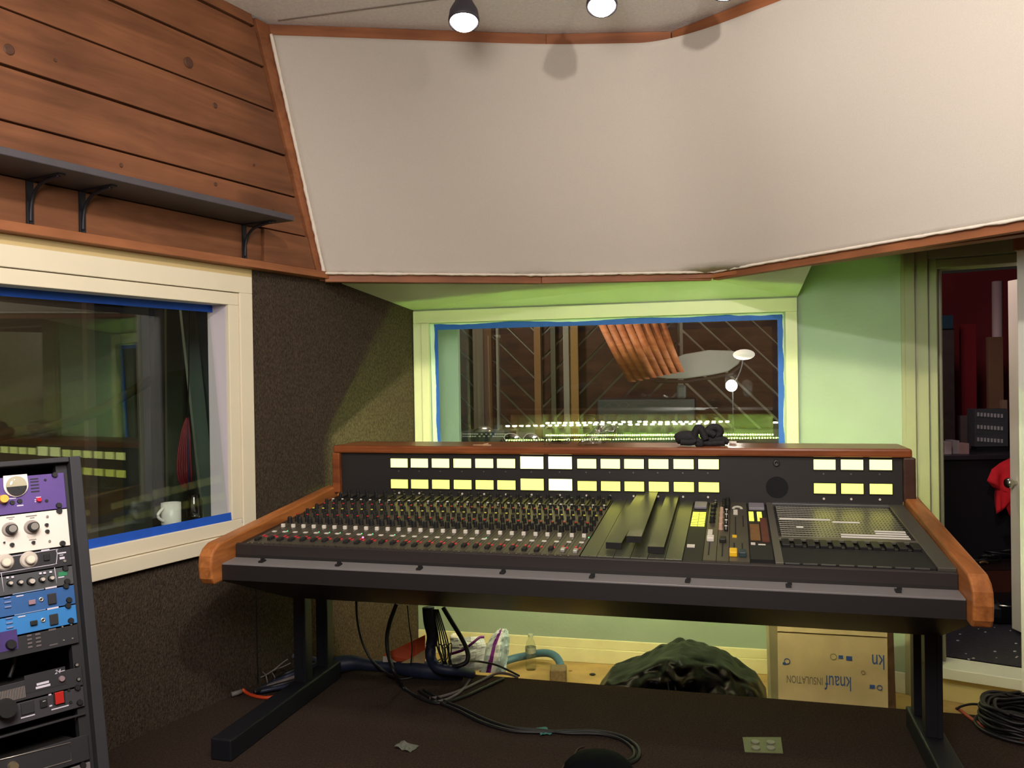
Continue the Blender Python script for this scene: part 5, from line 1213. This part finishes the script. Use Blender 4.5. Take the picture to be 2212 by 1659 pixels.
on_cab(2166, 2178, 864, 985, 5.95, .04, name='wood_offcut', m=mat('offcut', S(150, 120, 100), .7), label='short pale offcut right of the brown cardboard sheet', cat='offcut')
p0, p1 = ay(2155, 985, 6.13), ay(2154, 608, 6.13)
MB().tube([(p0[0], 6.13, CT+.001), (p1[0], 6.13, p1[2])], lambda t: .031+.005*t, 14, sub=1).build('white_pipe', mat('pipe_white', S(206, 180, 184), .6), None, label='white pipe standing upright behind the brown cardboard sheet', cat='pipe')
on_cab(2076, 2112, 700, 985, 6.09, .03, name='red_board', m=mat('red_board', S(132, 24, 36), .7), label='dark red board upright behind the grey panel', cat='board')
# red jacket on the cabinet's corner
jm = mat('red_cloth', S(206, 18, 34), .85, var=.12, scale=20)
lft = [(2133, 1040), (2138, 1025), (2150, 1010), (2165, 1000), (2180, 990)]; 
def cloth(outline, Y, thick, m, name, label, cat, seed):
    ring = [ay(*p, Y) for p in outline]; c = np.mean(ring, axis=0); n = len(ring); vs = []
    R_ = [lerp(ring[i], ring[(i+1) % n], k/4) for i in range(n) for k in range(4)]; n = len(R_); NR_ = 6
    for s_ in (-1, 1):
        for j in range(NR_+1):
            t = j/NR_
            for i in range(n):
                p = c+(R_[i]-c)*(1-t) ; fold = .03*math.sin(p[0]*60+seed+2*noise.noise((p[0]*6, p[2]*4, seed)))*min(1, 2*t)
                vs.append(p+np.array([0, s_*thick*math.sqrt(max(0, 1-(1-t)**2))+fold, 0]))
    L = (NR_+1)*n
    return MB().add(vs, [(s_*L+j*n+i, s_*L+j*n+(i+1) % n, s_*L+(j+1)*n+(i+1) % n, s_*L+(j+1)*n+i) for s_ in (0, 1) for j in range(NR_) for i in range(n)], 0, True).build(name, m, None, label=label, cat=cat)
cloth([(2132, 1038), (2142, 1014), (2160, 1000), (2184, 988), (2240, 984), (2245, 1130), (2190, 1128), (2180, 1112), (2172, 1092), (2164, 1104), (2152, 1110), (2152, 1080), (2154, 1055), (2144, 1052)], 5.36, .05, jm, 'red_jacket', 'bright red jacket hanging on the front of the black cabinet', 'jacket', 2.0)
# things on the hall floor
ws = thing('wooden_chest', 'dark red-brown chest on the floor before the black cabinet', 'chest', tuple(ay(2150, 1310, 5.3)))
a, b = ay(2085, 1232, 5.3), ay(2260, 1308, 5.3)
MB().box(a[0], b[0], 5.3, 5.5, -.07, a[2]).build('body', mat('chest_wood', S(72, 34, 26), .5), ws, world=True, bevel=.004); MB().box(a[0]-.01, b[0], 5.29, 5.52, a[2], a[2]+.02).build('lid', mat('chest_lid', S(40, 22, 20), .5), ws, world=True)
hz = float(a[2])+.022
for k in range(7):
    q = ay(2090+k*16, 1215, 5.40); r = .05+.02*(k % 3)
    MB().tube([(q[0]+r*1.3*math.cos(j*.8+k), 5.40+.6*r*math.sin(j*.8+k), hz+.008+.012*k+.008*math.sin(j*1.3)) for j in range(9)], .007, 6, sub=3).build('heaped_cable', cab_m, None, label='black cable heaped on the red-brown chest beyond the doorway', cat='cable', group='cables heaped on the chest')
q = ay(2122, 1217, 5.36)
MB().tube([(q[0]-.03, 5.34, hz+.015), (q[0], 5.34, hz+.022), (q[0]+.03, 5.35, hz+.012)], .008, 8).build('plug', mat('brass', S(190, 160, 110), .3, metal=.8), None, label='brass plug end lying on the heaped cables', cat='plug')
bc = thing('black_case', 'rounded black case with a silver bar on the hall floor', 'case', tuple(ay(2170, 1352, 4.95)))
a, b = ay(2138, 1296, 4.98), ay(2260, 1352, 4.98)
MB().box(a[0], b[0], 4.95, 5.2, -.07, a[2], c=.05).build('body', mat('case_black', S(20, 20, 24), .3), bc, world=True)
p, q = ay(2158, 1308, 4.94), ay(2225, 1314, 4.94); MB().tube([tuple(p), tuple(q)], .006, 8, sub=1).build('bar', silver_m, bc, world=True); MB().ball(tuple(ay(2145, 1298, 4.95)), .014, 10, 6).build('latch', silver_m, bc, world=True)
r2_ = random.Random(5)
for k in range(16):
    px, py = r2_.uniform(2065, 2200), r2_.uniform(1345, 1430); q = atz(px, py, -.07)
    MB().ball((0, 0, .002), .004+.004*r2_.random(), 6, 4, sz=(1.3, .8, .5)).build('floor_crumb', mat('crumb', S(190, 184, 190), .6), None, label='tiny pale crumb scattered on the dark hall carpet', cat='crumb', group='crumbs on the hall carpet', loc=(float(q[0]), float(q[1]), -.07))
# the open door
fe = atz(2200, 1353, -.035); d0 = np.array([fe[0], fe[1], 0]); hinge = dw(1.49, .14, 0); dd_ = hinge-d0; L_ = np.linalg.norm(dd_[:2]); dd_ /= L_
door = thing('door_1', None, None, tuple(d0), (0, 0, math.atan2(dd_[1], dd_[0])), kind='structure')
MB().box(0, L_, -.04, 0, -.045, 1.97).build('panel', mat('door_white', S(222, 214, 200), .5, var=.03), door, bevel=.003)
m_ = MB().lathe((0, 0, 0), [(.012, 0), (.012, .02), (.026, .035), (.030, .05), (.024, .062), (.001, .066)], 18)
kz = float(hit(2196, 1040, d0, (0, 1, 0))[2])
m_.xf(lambda v: (.06+v[0], -.04-v[2], kz+v[1])).build('door_handle', silver_m, door); MB().box(-.003, .004, -.03, -.01, kz-.03, kz+.03).build('latch_plate', silver_m, door)
point('hall_fill', tuple(dw(.45, .6, 2.2)), 13.0, (1.0, .78, .75), .1)  # unseen fill, added to light the hall and the open door's face

# ================================================================== LIVE ROOM BEHIND WINDOW 2
def lv(px, py, e): return hit(px, py, BP+BN*e, BN)
def lvl(px, py, e):
    p = lv(px, py, e)-BP; return float(p @ BD), float(p[2])
mb = MB(); mb.hexa(boxf(bw, -1.2, 1.7, .5, 3.1, LOW-.1, LOW)); struct('floor.003', mb, mat('live_floor', S(60, 46, 38), .7))
E0 = 3.1
mb = MB(); mb.hexa(boxf(bw, -4.5, 3.0, E0+.03, E0+.1, LOW, 3.4)); wl = struct('wall_live', mb, mat('live_wall', S(170, 156, 146), .7))
mb = MB(); mb.hexa(boxf(bw, -2.5, 3.0, .5, 3.2, 3.3, 3.4)); struct('ceiling.002', mb, mat('live_ceiling', S(110, 90, 78), .8))
mb = MB(); mb.hexa(boxf(dw, .06, .12, .16, 3.4, LOW, 3.3)); struct('wall_live.001', mb, mat('live_side2', S(96, 70, 52), .8))
lplank = wood('live_plank', S(60, 38, 28), S(98, 64, 46), 0, .6, 5)
def clip(poly, a, b, c):
    out = []
    for i in range(len(poly)):
        p, q = poly[i], poly[(i+1) % len(poly)]; fp_, fq = a*p[0]+b*p[1]-c, a*q[0]+b*q[1]-c
        if fp_ <= 0: out.append(p)
        if fp_*fq < 0: t = fp_/(fp_-fq); out.append((p[0]+(q[0]-p[0])*t, p[1]+(q[1]-p[1])*t))
    return out
zlo, zhi = .95, 2.25
for (pa_, pb_, sg_) in ((920, 1160, -1), (1172, 1464, 1), (1476, 1740, -1)):
    s0, _ = lvl(pa_, 800, E0); s1, _ = lvl(pb_, 800, E0); w = .235; g_ = .022
    for k in range(-8, 14):
        # planks at 45 degrees: along (1, sg)
        c0 = k*w; poly = [(s0, zlo), (s1, zlo), (s1, zhi), (s0, zhi)]
        # coordinate across the plank: z - sg*s
        off = -sg_*s0
        poly = clip(poly, -(-sg_), -1, -(c0+off+.9)) if False else poly
        # keep c0 <= (z - sg*(s-s0)) - zlo <= c0+w-g
        poly = clip(poly, sg_, -1, -(c0+zlo)+sg_*s0)
        if len(poly) >= 3: poly = clip(poly, -sg_, 1, (c0+w-g_*1.4+zlo)-sg_*s0)
        if len(poly) < 3: continue
        n = len(poly)
        MB().add([bw(p[0], E0, p[1]) for p in poly]+[bw(p[0], E0+.028, p[1]) for p in poly], [tuple(range(n)), tuple(range(n, 2*n))[::-1]]+[(i, (i+1) % n, n+(i+1) % n, n+i) for i in range(n)]).build('plank', lplank, wl)
for k, (a_, b_, e_, m_) in enumerate(((1022, 1044, 2.9, mat('post_grey', S(120, 104, 92), .7)), (1046, 1062, 2.95, mat('post_brown', S(110, 78, 54), .7)), (1154, 1168, 2.9, mat('post_tan', S(142, 104, 66), .7)), (1190, 1200, 2.95, mat('post_olive', S(96, 92, 74), .7)), (1217, 1229, 2.85, mat('post_pale', S(150, 142, 132), .7)), (1232, 1249, 2.9, mat('post_tan2', S(160, 122, 72), .7)), (984, 989, 2.95, mat('post_pale', S(150, 142, 132))), (1072, 1077, 2.95, mat('post_pale', S(150, 142, 132))))):
    s0, _ = lvl(a_, 800, e_); s1, _ = lvl(b_, 800, e_); mb = MB(); mb.hexa(boxf(bw, s0, s1, e_, e_+.05, LOW, 3.3)); struct('trim_%d' % (10+k), mb, m_)
# curved boards standing in for wooden planks mirrored in the glass
bf = thing('plank_reflection', 'curved orange-brown boards standing in for wooden planks mirrored in the back window', 'baffle', tuple(lv(1360, 830, 2.0)))
bfm = wood('mirrored_wood', S(176, 98, 62), S(226, 148, 104), 0, .5, 5)
for k in range(8):
    f_ = lambda t, o: (1286+19*(k+o)+(60-4*k)*t+10*t*t, 690+(135-3*k)*t)
    vs = []; N_ = 8
    for i in range(N_+1):
        t = i/N_; e_ = 2.0-.22*math.sin(math.pi*min(1, t*1.0))+.05*abs(k-3.5)
        for o in (.06, .94):
            p = lv(*f_(t, o), e_); vs.append(p)
            vs.append(p+BN*.02)
    MB().add(vs, [(i*4, i*4+2, i*4+6, i*4+4) for i in range(N_)]+[(i*4+1, i*4+5, i*4+7, i*4+3) for i in range(N_)]+[(i*4, i*4+4, i*4+5, i*4+1) for i in range(N_)]+[(i*4+2, i*4+3, i*4+7, i*4+6) for i in range(N_)], 0, True).build('board', bfm, bf, world=True)
# panel standing in for the fabric and ceiling mirrored in the glass
def disc(outline, e_, dz, name, m, label, cat, th_=.05, par=None):
    n = len(outline); A_ = [lv(*p, e_) for p in outline]; B_ = [a+BN*th_ for a in A_]
    return MB().add(A_+B_, [tuple(range(n)), tuple(range(n, 2*n))[::-1]]+[(i, (i+1) % n, n+(i+1) % n, n+i) for i in range(n)]).build(name, m, par, label=label, cat=cat, world=bool(par), bevel=.01)
cl = thing('fabric_reflection', 'grey panel standing in for the fabric mirrored in the back window', 'acoustic panel', tuple(lv(1520, 800, 2.5)))
disc([(1400, 812), (1440, 782), (1478, 765), (1530, 756), (1580, 757), (1606, 766), (1596, 786), (1572, 803), (1538, 810), (1480, 818), (1440, 818)], 2.5, 0, 'panel', mat('mirrored_fabric', S(176, 172, 172), .9), None, None, par=cl)
disc([(1398, 819), (1440, 821), (1482, 821), (1540, 813), (1575, 805), (1600, 786), (1604, 793), (1580, 812), (1542, 819), (1482, 828), (1420, 828)], 2.48, 0, 'rim', mat('mirrored_rim', S(64, 48, 40), .7), None, None, par=cl)
# glowing ball and pale blob standing in for ceiling lamps mirrored in the glass
lm = thing('lamp_reflection', 'glowing white ball and pale blob standing in for ceiling lamps mirrored in the back window', 'lamp', tuple(lv(1580, 850, 1.9)))
MB().ball(tuple(lv(1580, 833, 1.9)), .046, 14, 9).build('bulb', mat('mirrored_bulb', S(255, 255, 255), .4, emit=((1, .97, .95), 40)), lm, world=True)
p = lv(1583, 843, 1.92); MB().tube([tuple(p), (p[0], p[1], LOW)], .005, 6, sub=1).build('pole', blackmat_m, lm, world=True)
MB().ball((0, 0, 0), .085, 14, 9, sz=(1, .8, .48)).build('pale_reflection', mat('pale_glow', S(240, 226, 220), .7, emit=((1, .86, .78), .9)), lm, loc=tuple(map(float, lv(1607, 766, 1.7)-lv(1580, 850, 1.9))))
MB().tube([tuple(lv(1581, 838, 1.9)), tuple(lv(1600, 800, 1.85)), tuple(lv(1607, 766, 1.72))], .006, 6).build('arm', blackmat_m, lm, world=True)
point('standin_glow', tuple(lv(1580, 820, 1.75)), 7, (1, .86, .76), .05)  # added light around the mirrored-lamp stand-in
point('plank_fill', tuple(lv(1395, 660, 1.2)), 9, (1, .72, .52), .08)  # unseen, added to brighten the mirrored-plank stand-in
point('live_fill', tuple(bw(-.4, 1.5, 2.6)), 70, (1, .85, .74), .1)
# small gear near the glass on the far side
tb = thing('side_table', 'dark table just beyond the back window under the dotted unit', 'table', tuple(bw(-.35, .95, LOW)))
s0, zt_ = lvl(1005, 953, .95); s1, _ = lvl(1105, 953, .95)
mb = MB(); mb.hexa(boxf(bw, s0-.15, s1+.2, .75, 1.3, zt_-.04, zt_)); mb.build('top', cabm, tb, world=True)
for a_ in (s0-.12, s1+.17):
    for e_ in (.78, 1.27): mb = MB(); mb.hexa(boxf(bw, a_-.02, a_+.02, e_-.02, e_+.02, LOW, zt_-.04)); mb.build('leg', cabm, tb, world=True)
du = thing('rack_unit', 'dark unit with a white dotted strip beyond the left end of the back window', 'audio unit', tuple(bw(s0, .9, zt_)))
mb = MB(); mb.hexa(boxf(bw, s0, s1, .88, 1.1, zt_+.001, lvl(1050, 934, .88)[1])); mb.build('case', rk_m, du, world=True)
for r in range(2):
    for k in range(20):
        a_ = s0+.004+(s1-s0-.008)*k/20; z_ = lvl(1050, 937.5+5*r, .88)[1]
        if 5 < k < 14 and (k+r) % 2: continue
        mb = MB(); mb.hexa(boxf(bw, a_, a_+(s1-s0)/26, .872, .88, z_-.004, z_+.004)); mb.build('key', ink_m, du, world=True)
sc_, zc_ = lvl(1044, 934, 1.0)
MB().lathe(tuple(bw(sc_, 1.0, lvl(1044, 934, .88)[1]+.001)), [(.08, 0), (.075, .014), (.055, .028), (.03, .036), (.001, .038)], 22).build('silver_dome', silver_m, None, label='silver dome resting on the dotted unit beyond the back window', cat='cymbal')
dk_ = mat('desk_grey', S(62, 64, 68), .6)
s0, za = lvl(1290, 864, 2.3); s1, zb_ = lvl(1500, 852, 2.3)
mb = MB(); mb.hexa(boxf(bw, s0, s1, 2.3, 2.9, LOW, za)); mb.build('grey_cabinet', dk_, None, label='low grey cabinet under the lamp stand-in behind the back window', cat='cabinet', bevel=.01)
s0, za2 = lvl(1460, 832, 2.35); s1, _ = lvl(1482, 832, 2.35)
mb = MB(); mb.hexa(boxf(bw, s0, s1, 2.38, 2.5, za+.001, za2)); mb.build('small_speaker', mat('speaker_grey', S(84, 86, 90), .5), None, label='small grey speaker on the low grey cabinet behind the back window', cat='speaker', bevel=.02)

# ================================================================== BOOTH BEHIND WINDOW 1
def lo(px, py, d): return hit(px, py, LP+LN*d, LN)
def los(px, py, d):
    p = lo(px, py, d)-LP; return float(p @ LD), float(p[2])
mb = MB(); mb.hexa(boxf(lw, ls(.5), ls(5.3), -3.0, -2.9, LOW, 3)); struct('wall_booth', mb, mat('booth_brown', S(150, 128, 98), .8, var=.08, scale=4))
mb = MB(); mb.hexa(boxf(lw, ls(.5), ls(.6), -3.0, -.3, LOW, 3)); struct('wall_booth.001', mb, mat('booth_brown2', S(120, 104, 84), .8))
mb = MB(); mb.hexa(boxf(lw, ls(5.30), ls(5.36), -4.2, -.12, LOW, 3.2)); struct('wall_booth.002', mb, mat('booth_grey', S(120, 128, 124), .8))
mb = MB(); mb.hexa(boxf(lw, ls(.5), ls(5.3), -3.0, -.1, LOW-.1, LOW)); struct('floor.004', mb, mat('booth_floor', S(50, 42, 36), .9))
mb = MB(); mb.hexa(boxf(lw, ls(.5), ls(5.3), -3.0, -.1, 2.6, 2.7)); struct('ceiling.003', mb, mat('booth_ceiling', S(90, 74, 62), .9))
for k, (a_, b_, d_, m_) in enumerate(((-60, 190, -2.6, mat('booth_panel', S(152, 128, 100), .85, var=.06, scale=40)), (190, 207, -2.55, mat('booth_edge', S(176, 148, 136), .8)), (335, 372, -2.0, mat('booth_dark', S(40, 38, 36), .8)))):
    s0, _ = los(a_, 850, d_); s1, _ = los(b_, 850, d_); mb = MB(); mb.hexa(boxf(lw, s0, s1, d_-.05, d_, LOW, 2.6)); struct('trim_%d' % (20+k), mb, m_)
def leaning(p0, p1, w_, d_, name, m, label, cat, th_=.02):
    A_, B_ = lo(*p0, d_), lo(*p1, d_); x = LD
    return MB().hexa([A_-x*w_/2, A_+x*w_/2, A_+x*w_/2-LN*th_, A_-x*w_/2-LN*th_, B_-x*w_/2, B_+x*w_/2, B_+x*w_/2-LN*th_, B_-x*w_/2-LN*th_]).build(name, m, None, label=label, cat=cat)
leaning((462, 1180), (404, 640), .10, -.95, 'leaning_board', mat('board_pale', S(176, 192, 184), .6), 'pale board leaning beyond the left window beside the red cable', 'board')
leaning((480, 1180), (438, 640), .16, -1.1, 'leaning_board', mat('board_greyblue', S(120, 134, 140), .7), 'wide grey-blue board leaning behind the pale board beyond the left window', 'board')
leaning((380, 1150), (376, 640), .12, -1.5, 'leaning_board', mat('board_olive', S(110, 116, 96), .7), 'upright olive board left of the red cable beyond the left window', 'board')
A_, B_ = lo(212, 888, -2.2), lo(338, 815, -2.2)
MB().tube([tuple(lo(-40, 945, -2.2)), tuple(lo(100, 925, -2.2)), tuple(A_), tuple(B_)], .035, 8, sub=1).build('diagonal_batten', mat('batten', S(120, 92, 60), .8), None, label='slanting brown batten across the booth wall beyond the left window', cat='batten')
# hanging red cable
rc = thing('red_cable_hank', 'hank of dark red cable hanging beyond the left window', 'cable hank', tuple(lo(400, 900, -.7)))
rcm = mat('cable_red', S(150, 44, 60), .5)
for k in range(7):
    o = (k-3)*4.0; r_ = rnd.uniform(-5, 5)
    MB().tube([tuple(lo(405+o*.15, 903, -.7)), tuple(lo(401+o*.7, 935, -.7+.01*k)), tuple(lo(398+o*1.1, 985+r_, -.7+.012*k)), tuple(lo(399+o*1.2, 1030+r_, -.7+.01*k)), tuple(lo(402+o*.6, 1056+r_, -.7))], .0055, 6).build('strand', rcm if k != 5 else mat('cable_violet', S(60, 50, 96), .5), rc, world=True)
MB().tube([tuple(lo(405, 903, -.7)), tuple(lo(407, 880, -.72)), tuple(lo(408, 700, -.74)), tuple(lo(408, 560, -.75))], .003, 6, sub=2).build('hook_string', blackmat_m, rc, world=True)
# mug on the sill
q = lo(370, 1128, -.16)
mug = thing('coffee_mug', 'white mug standing on the sill behind the left window', 'mug', (float(q[0]), float(q[1]), .8125))
mm = mat('mug_white', S(206, 206, 200), .35); mt_ = max(.10, float(lo(372, 1099, -.16)[2])-.8125)
MB().lathe((0, 0, 0), [(.001, 0), (.040, 0), (.043, .006), (.043, mt_), (.039, mt_), (.038, .01), (.001, .008)], 24).build('body', mm, mug)
hx = -LD
MB().tube([tuple(np.array([0, 0, .0])+hx*(.041+.030*math.sin(math.pi*t))+np.array([0, 0, mt_*(.22+.6*t)])) for t in [i/6 for i in range(7)]], .0065, 8, sub=3).build('handle', mm, mug)
q = lo(420, 1110, -.2)
jar = thing('glass_jar', 'small glass jar on the sill right of the white mug', 'jar', (float(q[0]), float(q[1]), .8125))
jt = max(.10, float(lo(420, 1068, -.2)[2])-.8125)
MB().lathe((0, 0, 0), [(.001, 0), (.034, 0), (.036, .01), (.036, jt-.03), (.026, jt-.012), (.026, jt)], 20).build('body', bot_m, jar)
point('booth_light', tuple(lw(ls(3.2), -1.4, 2.3)), 17.0, (1.0, .80, .54), .12)
